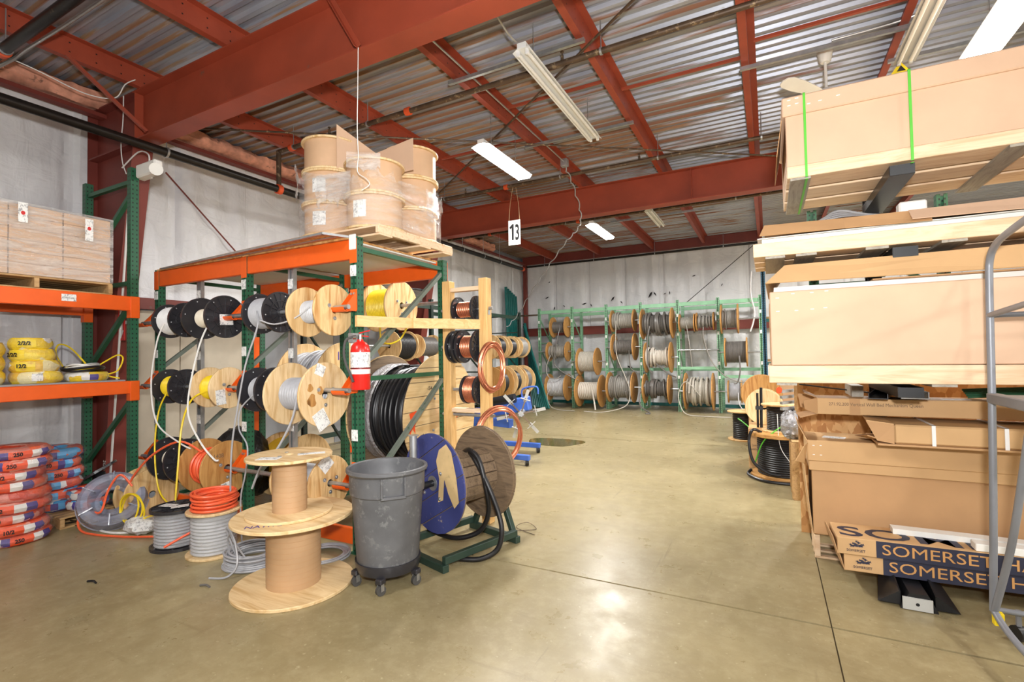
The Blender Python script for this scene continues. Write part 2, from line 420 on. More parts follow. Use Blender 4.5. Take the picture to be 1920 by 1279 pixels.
# films
def film(name, tint, opac, rough=.12, bs=22, bst=.7, spots=0.0):
    n = NT(name); vec = n.coords((.5, .5, 3)); a = n.noise(vec, bs, 7, .65, .6)
    n.set(Base_Color=tint, Roughness=rough, Specular_IOR_Level=.8); n.bump(a, bst, .02)
    al = n.ramp(n.noise(vec, 5, 6, .65, .8), [(.35, BW(max(0, opac - .22))), (.7, BW(min(1, opac + .25)))]); n.set(Alpha=al)
film('shrink_wrap', S(244, 242, 240), .34, .1, 14, 1.0)
film('shrink_clear', S(240, 240, 240), .14, .1)
film('bag_clear', S(244, 244, 244), -.06, .08, 18, 1.0)
film('dome_clear', S(150, 154, 172), .72, .14, 4, .2)
n = NT('bag_black'); vec = n.coords(); n.set(Base_Color=S(24, 24, 25), Roughness=.25, Specular_IOR_Level=.6); n.bump(n.noise(vec, 14, 6, .6, 1), .8, .03)
n = NT('foil'); vec = n.coords(); n.set(Base_Color=S(190, 190, 194), Roughness=.25, Metallic=.6); n.bump(n.noise(vec, 26, 6, .6, 1), 1, .03)
def printed(name, cols, scale=7, stretch=(1, 1, 1)):
    n = NT(name); vo = n.n('ShaderNodeTexVoronoi', distance='CHEBYCHEV'); vo.inputs['Scale'].default_value = scale; n.l(n.coords(stretch), vo.inputs['Vector'])
    hs = n.n('ShaderNodeSeparateColor'); n.l(vo.outputs['Color'], hs.inputs[0])
    k = len(cols); cc = n.ramp(hs.outputs[0], [(i / k, c) for i, c in enumerate(cols)], 'CONSTANT')
    n.set(Base_Color=cc, Roughness=.28, Specular_IOR_Level=.7); n.bump(n.noise(n.coords(), 24, 6, .6, .8), .6, .02)
printed('wrap_orange', [S(232, 84, 46), S(240, 104, 60), S(206, 66, 44), S(226, 112, 86), S(236, 92, 50), S(224, 130, 112), S(214, 76, 50), S(236, 160, 140)], 9, (1, 1, 2.2))
printed('wrap_blue', [S(232, 84, 46), S(84, 168, 222), S(236, 100, 60), S(84, 168, 222), S(206, 66, 44), S(66, 58, 136), S(236, 234, 234)], 8, (1, 1, 1.5))
printed('wrap_yellow', [S(244, 206, 36), S(250, 222, 60), S(236, 188, 44), S(240, 226, 170), S(248, 214, 40), S(240, 238, 232)], 6, (1, 1, 1.4))
n = NT('glow'); n.set(Base_Color=(1, 1, 1, 1), Emission_Color=(1, .97, .92, 1), Emission_Strength=14.0); n.m.cycles.emission_sampling = 'NONE'
# ================================================================== THE BUILDING
XL, YB = -8.0, 16.4
XR, YF = 9.0, -6.0
Z_PUR, Z_DECK = 5.05, 5.27

# floor: a dark base with concrete slabs parted by saw-cut joints
floor = struct(MB().box(XL - .2, XR, YF, YB + .2, -.2, -.008).build('floor', 'joint'))
xs = [XL - .2, -5.795, .305, 6.4, XR]; ys = [YF, -2.4, 3.7, 9.8, YB + .2]
for i in range(4):
    for j in range(4):
        MB().box(xs[i] + .004, xs[i + 1] - .004, ys[j] + .009, ys[j + 1] - .009, -.008, 0).build('slab', 'concrete', floor)

def blanket(parent, axis, c, u0, u1, z0, z1, sgn):
    # one width of white-faced insulation: a wrinkled sheet standing proud of the wall
    nu, nz = 26, max(8, int((z1 - z0) * 12)); vs = []; fs = []
    sd = random.random() * 50
    for i in range(nu + 1):
        for k in range(nz + 1):
            a = i / nu; u = u0 + (u1 - u0) * a; z = z0 + (z1 - z0) * k / nz
            e = min(a, 1 - a) * 2
            d = .04 + .03 * min(1, e * 3) + .05 * noise.noise((u * 1.7, z * .7, sd)) + .03 * noise.noise((u * 5, z * .5 + u, sd + 9))
            d += .035 * abs(noise.noise((u * 2 + z * 1.6, z * 1.9 - u, sd + 4))) + .015 * abs(noise.noise((u * 6, z * 3, sd))); d = max(.005, d)
            if e < .08: d = .012
            p = c + sgn * d
            vs.append((p, u, z) if axis == 'X' else (u, p, z))
    for i in range(nu):
        for k in range(nz):
            q = i * (nz + 1) + k; fs.append((q, q + nz + 1, q + nz + 2, q + 1))
    m = MB(); m.add(vs, fs)
    return m.build('insulation_blanket', 'insulation', parent, smooth=True)

wall_left = struct(MB().box(XL - .2, XL - .03, YF, YB + .2, 0, 5.3).build('wall_left', 'panel_grey'))
y = -2.0
while y < 3.0:
    blanket(wall_left, 'X', XL - .03, y, y + 1.25, 0, 5.06, 1); y += 1.25
blanket(wall_left, 'X', XL - .03, 3.0, 3.2, 0, 2.66, 1)
y = 3.0
while y < 16.2:
    y2 = min(y + 1.25, 16.4)
    blanket(wall_left, 'X', XL - .03, y, y2, 2.66 if y < 9.2 else 0, 5.06, 1); y = y2
for k in range(6):
    MB().box(XL - .03, XL + .02, 3.36 + k, 4.35 + k, 0, 2.48).build('wall_panel', 'panel_beige' if k in (0, 1, 3) else 'panel_grey', wall_left, bev=.004)
wall_back = struct(MB().box(XL - .2, XR, YB + .03, YB + .2, 0, 5.3).build('wall_back', 'panel_grey'))
x = XL
while x < 5:
    blanket(wall_back, 'Y', YB + .03, x, x + 1.25, 0, 5.06, -1); x += 1.25
for tx, tz, s, a in ((-7.0, 3.75, .08, .4), (-6.72, 3.35, .07, 1.2), (-6.35, 3.42, .05, 2.5), (-5.6, 3.45, .09, .2), (-5.35, 3.38, .06, 1.9), (-4.6, 3.55, .1, .8), (-4.3, 3.42, .06, 2.2), (-3.35, 3.6, .12, .9), (-3.2, 3.62, .08, 2.0),
                     (-2.9, 3.6, .05, .4), (-2.75, 3.62, .06, 1.4), (-2.0, 4.1, .06, .2), (-1.2, 3.75, .05, 1.0), (-4.05, 1.25, .12, 2.6), (-1.9, 1.2, .06, .6), (-6.9, 4.3, .05, .5)):
    # small rips with a hanging flap
    c, s_ = math.cos(a), math.sin(a); yy = YB - .115
    m = MB(); tri = [(-s, 0), (s * .3, s * .35), (s, .1 * s), (.1 * s, -s * .25)]
    pts = [(tx + p * c - q * s_, tz + p * s_ + q * c) for p, q in tri]
    m.add([(p, yy, q) for p, q in pts] + [(p, yy - .012, q) for p, q in pts], [(0, 1, 2, 3), (7, 6, 5, 4), (0, 4, 5, 1), (1, 5, 6, 2), (2, 6, 7, 3), (3, 7, 4, 0)])
    m.build('torn_flap', 'tear', wall_back)
wall_right = struct(MB().box(XR - .05, XR + .15, YF, YB + .2, 0, 5.3).build('wall_right', 'insulation'))
wall_rear = struct(MB().box(XL - .2, XR, YF - .15, YF + .05, 0, 5.3).build('wall_rear', 'insulation'))

# ceiling: ribbed steel deck sheets on purlins
ceiling = struct(MB().box(XL - .2, XR, YF, YB + .2, Z_DECK + .06, Z_DECK + .12).build('ceiling', 'deck'))
prof = []
for k in range(6):
    t = k * .152
    prof += [(t, 0), (t + .048, 0), (t + .066, .038), (t + .134, .038)]
prof.append((.912, 0))
m = MB(); nP = len(prof)
for xx in (XL - .05, XR):
    for a, b in prof: m.v.append((xx, a, b))
for i in range(nP - 1): m.f.append((i, i + 1, nP + i + 1, nP + i))
deck_me = m.mesh('roof_sheet', 'deck')
for k in range(25):
    o = bpy.data.objects.new('roof_sheet', deck_me); col.objects.link(o); o.parent = ceiling
    o.location = V((0, YF + .06 + k * .912, Z_DECK + (.001 if k % 2 else 0))) - W[ceiling.name]

# ---------------------------------------------------------------- steel frame
def girder(label, yc, x0, x1, zb, zt, knee=None):
    g = thing('roof_girder', label, 'beam', (x0, yc, zb), 'red roof girders')
    m = MB().box(x0, x1, yc - .006, yc + .006, zb + .012, zt - .012)
    m.build('web', 'red_steel', g)
    MB().box(x0, x1, yc - .115, yc + .115, zb, zb + .014).build('bottom_flange', 'red_steel', g)
    MB().box(x0, x1, yc - .115, yc + .115, zt - .014, zt).build('top_flange', 'red_steel', g)
    for xx in [x0 + .02] + ([-1.15, 3.0] if knee else []):
        MB().box(xx, xx + .01, yc - .1, yc + .1, zb + .014, zt - .014).build('stiffener', 'red_steel', g)
    return g
girder('near red steel roof girder crossing the top left of the view', 3.28, -6.82, XR - .1, 4.44, Z_PUR)
girder('far red steel roof girder behind the hanging number sign', 9.4, -7.0, XR - .1, 4.47, Z_PUR, True)
def column(label, yc):
    c = thing('steel_column', label, 'column', (-7.7, yc, 0), 'tapered red columns')
    inner = [(-7.48, 0), (-7.34, 1.6), (-7.18, 2.54), (-6.97, 3.6), (-6.80, 4.42)]
    poly = [(-7.92, 0)] + inner + [(-6.80, 5.03), (-7.92, 5.03)]
    m = MB(); n_ = len(poly)
    for yy in (yc - .006, yc + .006): m.v += [(a, yy, b) for a, b in poly]
    m.f += [tuple(range(n_)), tuple(range(n_, 2 * n_))[::-1]] + [(i, (i + 1) % n_, n_ + (i + 1) % n_, n_ + i) for i in range(n_)]
    m.build('web', 'red_steel_dark', c)
    MB().box(-7.93, -7.915, yc - .115, yc + .115, 0, 5.05).build('outer_flange', 'red_steel_dark', c)
    m = MB()
    for (a, b), (p, q) in zip(inner, inner[1:]): m.bar((a, yc, b), (p, yc, q), .22, .014, up=(1, 0, 0))
    m.build('inner_flange', 'red_steel_dark', c)
    MB().box(-7.91, -6.8, yc - .11, yc + .11, 4.41, 4.43).build('stiffener', 'red_steel_dark', c)
    MB().box(-7.91, -6.82, yc - .115, yc + .115, 5.035, 5.05).build('cap_plate', 'red_steel_dark', c)
    MB().box(-7.95, -7.4, yc - .14, yc + .14, 0, .02).build('base_plate', 'red_steel_dark', c)
    return c
col1 = column('tapered red column by the left wall beside the wrapped pallet', 3.28)
text_on('Vermont', col1, (-7.45, 3.16, .16), (.12, 0, 1), (-1, 0, .12), .12, 'ink_white', .8)
column('red column on the left wall behind the stacked fibre drums', 9.4)
c = MB().box(-7.86, -7.74, 16.1, 16.24, 0, 4.97).build('corner_post', 'red_steel_dark'); tag(c, 'dark red steel post in the back left corner of the warehouse', 'column')
c = MB().box(-7.86, XR - .1, 16.1, 16.26, 4.98, 5.26).build('end_beam', 'red_steel_dark'); tag(c, 'dark red steel beam along the top of the back wall', 'beam')
def girt(label, p, q, h):
    t = MB().bar(p, q, .12, h); o = t.build('wall_girt', 'red_steel_dark'); tag(o, label, 'beam'); return o
girt('red steel girt across the back wall behind the mint green rack', (-7.7, 16.18, 2.52), (XR - .2, 16.18, 2.52), .28)
girt('red steel girt low on the left wall behind the orange rack', (-7.93, 3.42, 2.57), (-7.93, 9.25, 2.57), .16)
zprof = [(-.075, 0), (.003, 0), (.003, .214), (.078, .214), (.078, .22), (-.003, .22), (-.003, .006), (-.075, .006)]
pw = ('first', 'second', 'third', 'fourth', 'fifth', 'sixth', 'seventh')
for i, xx in enumerate((-6.62, -4.95, -3.18, -1.63, -.11, 1.36, 2.9)):
    o = MB().prof((xx, YF + .1, Z_PUR), (xx, 16.1, Z_PUR), zprof).build('purlin', 'red_purlin', origin=(xx, 5, Z_PUR))
    tag(o, 'red steel roof purlin, %s from the left wall' % pw[i], 'beam', 'red roof purlins')
eave = MB().prof((-7.74, YF + .1, 4.96), (-7.74, 16.05, 4.96), [(-.06, 0), (.06, 0), (.06, .05), (-.06, .05)]).build('eave_strut', 'red_steel_dark'); tag(eave, 'thin dark red strut along the top of the left wall', 'beam')
def batt(label, y0, y1):
    m = MB(); ny = int((y1 - y0) * 14); seg = 12; sd = random.random() * 40
    for i in range(ny + 1):
        yy = y0 + (y1 - y0) * i / ny
        for k in range(seg):
            t = 2 * PI * k / seg; n0 = noise.noise((yy * 3.2, math.cos(t) * 1.3 + sd, math.sin(t) * 1.3)); n1 = noise.noise((yy * 8, math.cos(t) * 3 + sd, math.sin(t) * 3))
            r = 1 + .42 * n0 + .3 * n1
            m.v.append((-7.76 + .19 * math.cos(t) * r, yy, 5.155 + .115 * math.sin(t) * r))
    for i in range(ny):
        for k in range(seg): m.f.append((i * seg + k, i * seg + (k + 1) % seg, (i + 1) * seg + (k + 1) % seg, (i + 1) * seg + k))
    m.f += [tuple(range(seg)), tuple(range(ny * seg, (ny + 1) * seg))]
    o = m.build('insulation_batt', 'pink_fluff', smooth=True); tag(o, label, 'insulation', 'pink insulation at the eave')
batt('dusty pink insulation stuffed at the eave left of the near girder', .2, 3.44)
batt('dusty pink insulation stuffed at the eave between the two girders', 3.45, 9.2)
batt('pink insulation at the eave in the far bay above the wood frame', 9.6, 13.6)
# sag angles between purlins
for k, (x0, x1, yy, lab) in enumerate(((-3.12, -1.7, 5.9, 'red steel strap across the deck above the switched off long light'), (-1.57, -.17, 6.2, 'red steel strap across the deck right of the long light'),
                                       (-.05, 1.3, 5.92, 'red steel strap across the deck above the ceiling fan'), (-4.88, -3.25, 6.9, 'red steel strap across the deck left of the lit light'))):
    o = MB().box(x0, x1, yy - .018, yy + .018, 5.1, 5.13).build('sag_strap', 'red_steel'); tag(o, lab, 'strap', 'red straps between purlins')
def brace(lab, p, q):
    o = MB().prof(p, q, [(-.025, -.025), (.025, -.025), (.025, -.019), (-.019, -.019), (-.019, .025), (-.025, .025)]).build('flange_brace', 'red_steel'); tag(o, lab, 'brace', 'red girder braces')
brace('red angle brace from girder to purlin at the left column', (-6.6, 2.45, 5.06), (-6.45, 3.15, 4.47))
brace('red angle brace on the near girder above the drums', (-3.45, 3.14, 5.05), (-3.1, 3.15, 4.47))
def rod(lab, p, q, r=.011, mat='rust_pipe', name='brace_rod'):
    o = MB().cyl(p, q, r, 8).build(name, mat, smooth=True); tag(o, lab, 'rod'); return o
rod('rusty roof brace rod sloping down to the right below the deck', (-7.4, 3.5, 4.9), (.4, 9.2, 4.9), .014)
rod('rusty roof brace rod crossing behind the lit light', (.4, 3.42, 4.97), (-7.4, 9.2, 4.95), .014)
rod('thin dark red rod slanting down the left wall above the orange rack', (-7.885, 4.1, 4.55), (-7.885, 5.3, 3.45), .012, 'red_steel_dark')
rod('thin black cable slanting up the back wall on the right', (-2.35, 15.95, 3.12), (-.1, 16.12, 5.0), .01, 'black_rubber', 'guy_cable')
MB()
# ---------------------------------------------------------------- pipes and conduit
def pipe(label, p, q, r, mat, name='sprinkler_pipe', hangers=(), couplings=(), heads=(), top=5.05):
    p = V(p); q = V(q); t = thing(name, label, 'pipe', p)
    MB().cyl(p, q, r, 14).build('pipe_run', mat, t, smooth=True)
    d = (q - p).normalized()
    for h in hangers:
        c = p + d * h
        m = MB().cyl((c.x, c.y, c.z + r), (c.x, c.y, top), .006, 6); m.build('hanger_rod', 'galv', t)
        a = 'X' if abs(d.x) > abs(d.y) else 'Y'
        MB().lathe([(r + .002, -.012), (r + .01, -.012), (r + .01, .012), (r + .002, .012)], c, a, 14, True).build('hanger_ring', 'galv', t)
    for h in couplings:
        c = p + d * h; a = 'X' if abs(d.x) > abs(d.y) else 'Y'
        MB().lathe([(r, -.04), (r + .018, -.035), (r + .02, .035), (r, .04)], c, a, 14).build('coupling', 'orange_coupling', t, smooth=True)
    for h in heads:
        c = p + d * h
        MB().cyl(c, c + V((0, 0, r + .05)), .018, 8).cyl(c + V((0, 0, r + .05)), c + V((0, 0, r + .09)), .008, 8).cyl(c + V((0, 0, r + .088)), c + V((0, 0, r + .094)), .022, 10).build('sprinkler_head', 'rust_pipe', t)
    return t
t = pipe('black sprinkler main running along the left wall in front of the column', (-6.62, -1, 4.355), (-6.62, 13.5, 4.355), .055, 'black_pipe', hangers=(2, 4.45, 7.5, 11.2, 12.2, 13.1), couplings=(6.05,), top=5.275)
MB().cyl((-6.62, 5.05, 4.36), (-6.62, 5.05, 4.95), .035, 12).build('riser', 'rust_pipe', t)
MB().cyl((-6.62, 13.5, 4.355), (-6.62, 13.6, 4.355), .062, 12).build('end_cap', 'orange_coupling', t)
pipe('rusty sprinkler branch pipe crossing below the switched off long light', (-6.62, 5.05, 4.94), (4, 4.98, 4.94), .032, 'rust_pipe', hangers=(.34, 1.84, 5.14, 7.14), couplings=(.3, 2.54), heads=(1.1, 4.7, 8.5), top=5.275)
pipe('rusty sprinkler branch pipe crossing just before the far girder', (-7.6, 8.15, 4.9), (4, 8.15, 4.9), .03, 'rust_pipe', hangers=(1.9, 4.4, 6.1, 7.6), couplings=(3.3,), heads=(2.4, 5.8), top=5.275)
pipe('sprinkler branch pipe beyond the far girder near the far light', (-7.6, 11.0, 4.86), (4, 11.0, 4.86), .03, 'rust_pipe', hangers=(1.9, 3.4, 5.4, 7.1), couplings=(1.3, 3.7), top=5.275)
pipe('dark sprinkler pipe against the back wall under the end beam', (-7.6, 15.9, 4.86), (4, 15.9, 4.86), .035, 'black_pipe', hangers=(.7, 2.5, 4.5, 6.5), top=5.275)
pipe('thick black pipe crossing the ceiling at the top left corner', (-7.4, 1.97, 4.86), (2, 1.97, 4.86), .05, 'black_pipe', hangers=(.8, 3.0), couplings=(.72,), top=5.275)
o = MB().tube([(-6.95, 2.0, 4.78), (-6.75, 2.08, 4.86), (-6.5, 2.1, 4.9), (-5.5, 2.12, 4.9), (-3, 2.12, 4.9)], .016, 8).build('electrical_conduit', 'conduit', smooth=True); tag(o, 'thin silver conduit beside the black pipe at the top left', 'conduit')
def strut(lab, x0, x1, yy, z=5.0):
    t = MB().prof((x0, yy, z), (x1, yy, z), [(-.02, -.02), (.02, -.02), (.02, .02), (.011, .02), (.011, -.014), (-.011, -.014), (-.011, .02), (-.02, .02)]).build('strut_channel', 'galv'); tag(t, lab, 'rail', 'galvanised strut rails')
strut('galvanised strut rail over the upper end of the long unlit light', -3.3, -1.6, 4.84)
strut('galvanised strut rail over the lower end of the long unlit light', -3.3, -1.6, 6.93)
strut('galvanised strut rail beside the ceiling fan canopy', -.2, 1.45, 6.24)
strut('galvanised strut rail over the far unlit light', -3.4, -1.0, 12.0)
strut('galvanised strut rail over the lit light at upper right', 1.3, 2.9, 6.9)
o = MB().tube([(.7, 6.24, 5.06), (1.3, 6.24, 5.08), (1.52, 6.15, 5.1), (1.6, 5.9, 5.12), (1.6, 4.5, 5.13)], .014, 8).build('electrical_conduit', 'conduit', smooth=True); tag(o, 'bent silver conduit above the ceiling fan', 'conduit')
o = MB().cyl((-3.02, 3.4, 5.04), (-3.02, 7.85, 5.04), .011, 8).build('electrical_conduit', 'conduit', smooth=True); tag(o, 'straight silver conduit clipped under the third purlin', 'conduit')
o = MB().tube([(-2.2, 3.42, 4.9), (-2.19, 3.9, 4.96), (-2.2, 4.3, 4.93), (-2.13, 4.5, 4.88)], .011, 8).build('flexible_conduit', 'conduit', smooth=True); tag(o, 'silver conduit feeding the long unlit light from the girder', 'conduit')
t = thing('junction_box', 'small grey junction box with a curly cord on the third purlin', 'junction box', (-3.02, 7.9, 4.95))
MB().box(-3.08, -2.96, 7.85, 7.95, 4.96, 5.09).build('housing', 'galv', t, bev=.006)
cp = [V((-3.02, 7.9, 4.97)), V((-3.02, 8.3, 4.75)), V((-3.1, 8.9, 4.42)), V((-3.25, 9.15, 4.2)), V((-3.6, 9.4, 4.02)), V((-4.4, 10.4, 3.78)), V((-5.4, 11.6, 3.4)), V((-6.2, 12.3, 2.85)), V((-6.5, 12.2, 2.5))]
cs = spline(cp, 14); wob = [p + V((math.sin(i * .9) * .018, 0, math.cos(i * .9) * .022)) for i, p in enumerate(cs)]
MB().tube(wob, .011, 6, 1).build('curly_cord', 'wire_grey', t, smooth=True)
o = MB().tube([(-3.1, 3.16, 4.45), (-3.12, 3.17, 4.1), (-3.16, 3.2, 3.77), (-3.2, 3.25, 3.55), (-3.24, 3.28, 3.42), (-3.14, 3.28, 3.34), (-3.1, 3.28, 3.28), (-3.18, 3.27, 3.24)], .004, 6).build('hanging_wire', 'wire_white', smooth=True); tag(o, 'thin pale wire hanging from the near girder over the drums', 'wire')
for k, (lab, pts) in enumerate((('white cable looping under the deck beside the left column', [(-6.95, 1.95, 4.95), (-6.9, 2.3, 4.9), (-6.85, 2.7, 4.82), (-6.75, 2.95, 4.85), (-6.62, 3.0, 5.0), (-6.5, 3.05, 5.05)]),
                                ('pair of white cables dropping past the black pipe at the left column', [(-6.92, 3.12, 5.0), (-6.93, 3.12, 4.7), (-6.93, 3.1, 4.4), (-6.85, 3.08, 4.15), (-6.72, 3.06, 3.98)]))):
    o = MB().tube(pts, .006, 6).build('cable_drop', 'wire_white', smooth=True); tag(o, lab, 'cable')
# ---------------------------------------------------------------- lights
def fixture(label, x, y0, y1, z, wd, lit, watts=None, group='fluorescent fixtures', mat='white_enamel'):
    t = thing('fluorescent_fixture', label, 'light fixture', (x, (y0 + y1) / 2, z), group)
    h = wd / 2
    MB().prof((x, y0, z), (x, y1, z), [(-.05, .03), (.05, .03), (.05, .09), (-.05, .09)]).build('channel', mat, t, bev=.004)
    MB().prof((x, y0, z), (x, y1, z), [(-h, 0), (-h + .004, -.003), (-.05, .027), (.05, .027), (h - .004, -.003), (h, 0), (.05, .031), (-.05, .031)]).build('reflector', mat, t)
    for s in (-1, 1):
        MB().cyl((x + s * h * .5, y0 + .04, z - .004), (x + s * h * .5, y1 - .04, z - .004), .019, 10).build('tube', 'glow' if lit else 'white_plastic', t, smooth=True)
        for yy in (y0 + .02, y1 - .05):
            MB().box(x + s * h * .5 - .018, x + s * h * .5 + .018, yy, yy + .03, z - .03, z + .028).build('lamp_holder', mat, t, bev=.004)
    for yy in (y0 + .3, y1 - .3):
        MB().cyl((x, yy, z + .09), (x, yy, 5.275), .004, 6).build('hanger', 'galv', t)
    if lit:
        MB().prof((x, y0 + .01, z), (x, y1 - .01, z), [(-h + .02, -.012), (h - .02, -.012), (h - .05, -.045), (-h + .05, -.045)]).build('diffuser', 'glow', t)
        l = lamp('lamp_light', 'AREA', (0, 0, -.08), watts or FIXTURE_WATTS, (1, .985, .955), wd, None, y1 - y0)
        l.parent = t
    return t
fixture('lit fluorescent fixture hanging over the aisle near the number sign', -3.4, 5.72, 7.08, 4.6, .3, True)
fixture('lit fluorescent fixture in the far bay beyond the far girder', -3.42, 10.5, 11.95, 4.6, .28, True)
fixture('glaring lit fluorescent fixture above the boxes at upper right', 2.02, 5.1, 6.7, 4.75, .34, True)
fixture('long white fluorescent fixture, switched off, over the centre aisle', -2.12, 4.4, 6.78, 4.8, .2, False)
fixture('small white unlit fluorescent fixture in the far bay', -2.2, 10.7, 12.2, 4.78, .18, False)
t = fixture('grey unlit fluorescent fixture beside the glaring light at upper right', 1.38, 4.2, 6.6, 4.8, .2, False, mat='grey_enamel')
m = MB(); m.add([(1.27, 6.62, 4.72), (1.45, 6.62, 4.70), (1.355, 6.62, 4.84), (1.27, 6.626, 4.72), (1.45, 6.626, 4.70), (1.355, 6.626, 4.84)], [(0, 1, 2), (5, 4, 3), (0, 3, 4, 1), (1, 4, 5, 2), (2, 5, 3, 0)])
o = m.build('warning_sign', 'yellow_sign'); tag(o, 'small yellow warning triangle hanging by the grey unlit light', 'sign')
MB().add([(1.32, 6.615, 4.735), (1.4, 6.615, 4.73), (1.358, 6.615, 4.795)], [(0, 1, 2)]).build('symbol', 'ink_black', o)
# the rows of lights go on behind and beside the camera
for k, (x, y0) in enumerate(((-3.4, -1.5), (2.0, -2.5), (6.2, 6), (6.2, .5), (2.0, 11.4))):
    nm = ('left row behind the camera', 'right row behind the camera', 'far right row level with the glaring light', 'far right row beside the camera', 'right row in the far bay')[k]
    fixture('lit fluorescent fixture in the ' + nm, x, y0, y0 + 1.4, 4.6, .3, True, watts=FIXTURE_WATTS * (.55 if k in (0, 1) else 1.5))
# ---------------------------------------------------------------- hanging number sign
t = thing('number_sign', 'white hanging sign reading 13 on two strings', 'sign', (-4.12, 8.12, 3.78))
MB().box(-4.245, -4.0, 8.115, 8.125, 3.78, 4.24).build('board', 'paper', t)
m = MB(); m.v = [(-4.175, 8.111, 3.87), (-4.132, 8.111, 3.87), (-4.132, 8.111, 4.17), (-4.16, 8.111, 4.17), (-4.222, 8.111, 4.115), (-4.205, 8.111, 4.075), (-4.175, 8.111, 4.1)]; m.f = [tuple(range(7))]
m.build('digit', 'ink_black', t)
text_on('3', t, (-4.06, 8.111, 3.872), (1, 0, 0), (0, 0, 1), .405, 'ink_black', .5, 'CENTER', name='digit', bold=.008)
for sx in (-1, 1): MB().tube([(-4.122 + sx * .11, 8.12, 4.24), (-4.122 + sx * .085, 8.13, 4.55), (-4.122 + sx * .02, 8.15, 4.93)], .004, 5).build('string', 'string', t)
# ---------------------------------------------------------------- ceiling fan
t = thing('ceiling_fan', 'white ceiling fan with a conical canopy above the cardboard boxes', 'fan', (.68, 6.69, 4.6))
MB().lathe([(.0, 5.22), (.075, 5.22), (.085, 5.2), (.06, 5.08), (.045, 5.06), (0, 5.06)], (.68, 6.69, 0), 'Z', 20).build('canopy', 'white_plastic', t, smooth=True)
MB().cyl((.68, 6.69, 4.72), (.68, 6.69, 5.08), .016, 10).build('downrod', 'white_plastic', t)
MB().lathe([(0, 4.75), (.05, 4.75), (.11, 4.72), (.13, 4.68), (.12, 4.62), (.06, 4.59), (0, 4.59)], (.68, 6.69, 0), 'Z', 24).build('motor', 'white_plastic', t, smooth=True)
for a in (232, 352, 112):
    m = MB(); c, s = math.cos(R(a)), math.sin(R(a)); pts = []
    for rr_, wv in ((.14, .05), (.3, .07), (.5, .085), (.66, .08), (.72, .05), (.735, .0)): pts.append((rr_, wv))
    outline = pts + [(a_, -b_) for a_, b_ in reversed(pts[:-1])]
    m.prism(outline, 0, .012); m.rotate(Matrix.Translation((.68, 6.69, 4.68)) @ Matrix.Rotation(R(a), 4, 'Z') @ Matrix.Rotation(R(12), 4, 'X'))
    m.build('blade', 'white_plastic', t)
# ---------------------------------------------------------------- emergency light
t = thing('emergency_light', 'white emergency light box with lamp head above the green upright', 'light', (-6.0, 3.0, 3.82))
MB().box(-6.24, -5.86, 2.93, 3.02, 3.8, 3.95).build('housing', 'white_plastic', t, bev=.015)
MB().cyl((-5.86, 2.97, 3.84), (-5.76, 2.9, 3.8), .045, 14, .065).build('lamp_head', 'white_plastic', t, smooth=True)
MB().box(-6.32, -6.15, 3.0, 3.06, 3.82, 3.9).build('bracket', 'white_plastic', t)
MB().tube([(-6.1, 3.0, 3.93), (-6.2, 3.04, 4.1), (-6.5, 3.08, 4.2), (-6.9, 3.1, 4.1)], .008, 6).build('power_cord', 'wire_white', t)
# ================================================================== REELS
_mc = {}
def flange_mesh(style, Rf, t, hole):
    k = ('f', style, round(Rf, 3), t, hole)
    if k in _mc: return _mc[k]
    m = MB(); b = .004
    if style == 'black':
        m.lathe([(hole, -t * .3), (Rf * .93, -t * .3), (Rf * .93, -t * .5), (Rf, -t * .5), (Rf, t * .5), (Rf * .93, t * .5), (Rf * .93, t * .05), (hole * 1.6, t * .05), (hole * 1.6, t * .6), (hole, t * .6)], axis='X', seg=36, closed=True)
        for i in range(16):
            a = 2 * PI * i / 16
            m.bar((t * .2, math.cos(a) * hole * 1.5, math.sin(a) * hole * 1.5), (t * .2, math.cos(a) * Rf * .95, math.sin(a) * Rf * .95), .006, t * .45, up=(1, 0, 0))
        m.lathe([(Rf * .55, t * .05), (Rf * .55, t * .42), (Rf * .58, t * .42), (Rf * .58, t * .05)], axis='X', seg=30, closed=True)
        nf = len(m.f)  # pale discs from here on: light showing through the rim holes, painted as colour
        for i in range(6):
            a = 2 * PI * i / 6 + .2
            for rr_ in (.84,):
                m.cyl((t * .0, math.cos(a) * Rf * rr_, math.sin(a) * Rf * rr_), (t * .1, math.cos(a) * Rf * rr_, math.sin(a) * Rf * rr_), .0065, 8)
                m.cyl((-t * .34, math.cos(a) * Rf * rr_, math.sin(a) * Rf * rr_), (-t * .2, math.cos(a) * Rf * rr_, math.sin(a) * Rf * rr_), .0065, 8)
        me = m.mesh('flange', 'black_plastic'); me.materials.append(MATS['c_lgrey'])
        for p in me.polygons[nf:]: p.material_index = 1
    else:
        m.lathe([(hole, -t / 2), (Rf - b, -t / 2), (Rf, -t / 2 + b), (Rf, t / 2 - b), (Rf - b, t / 2), (hole, t / 2)], axis='X', seg=44, closed=True)
        me = m.mesh('flange', style, smooth=True)
    _mc[k] = me; return me
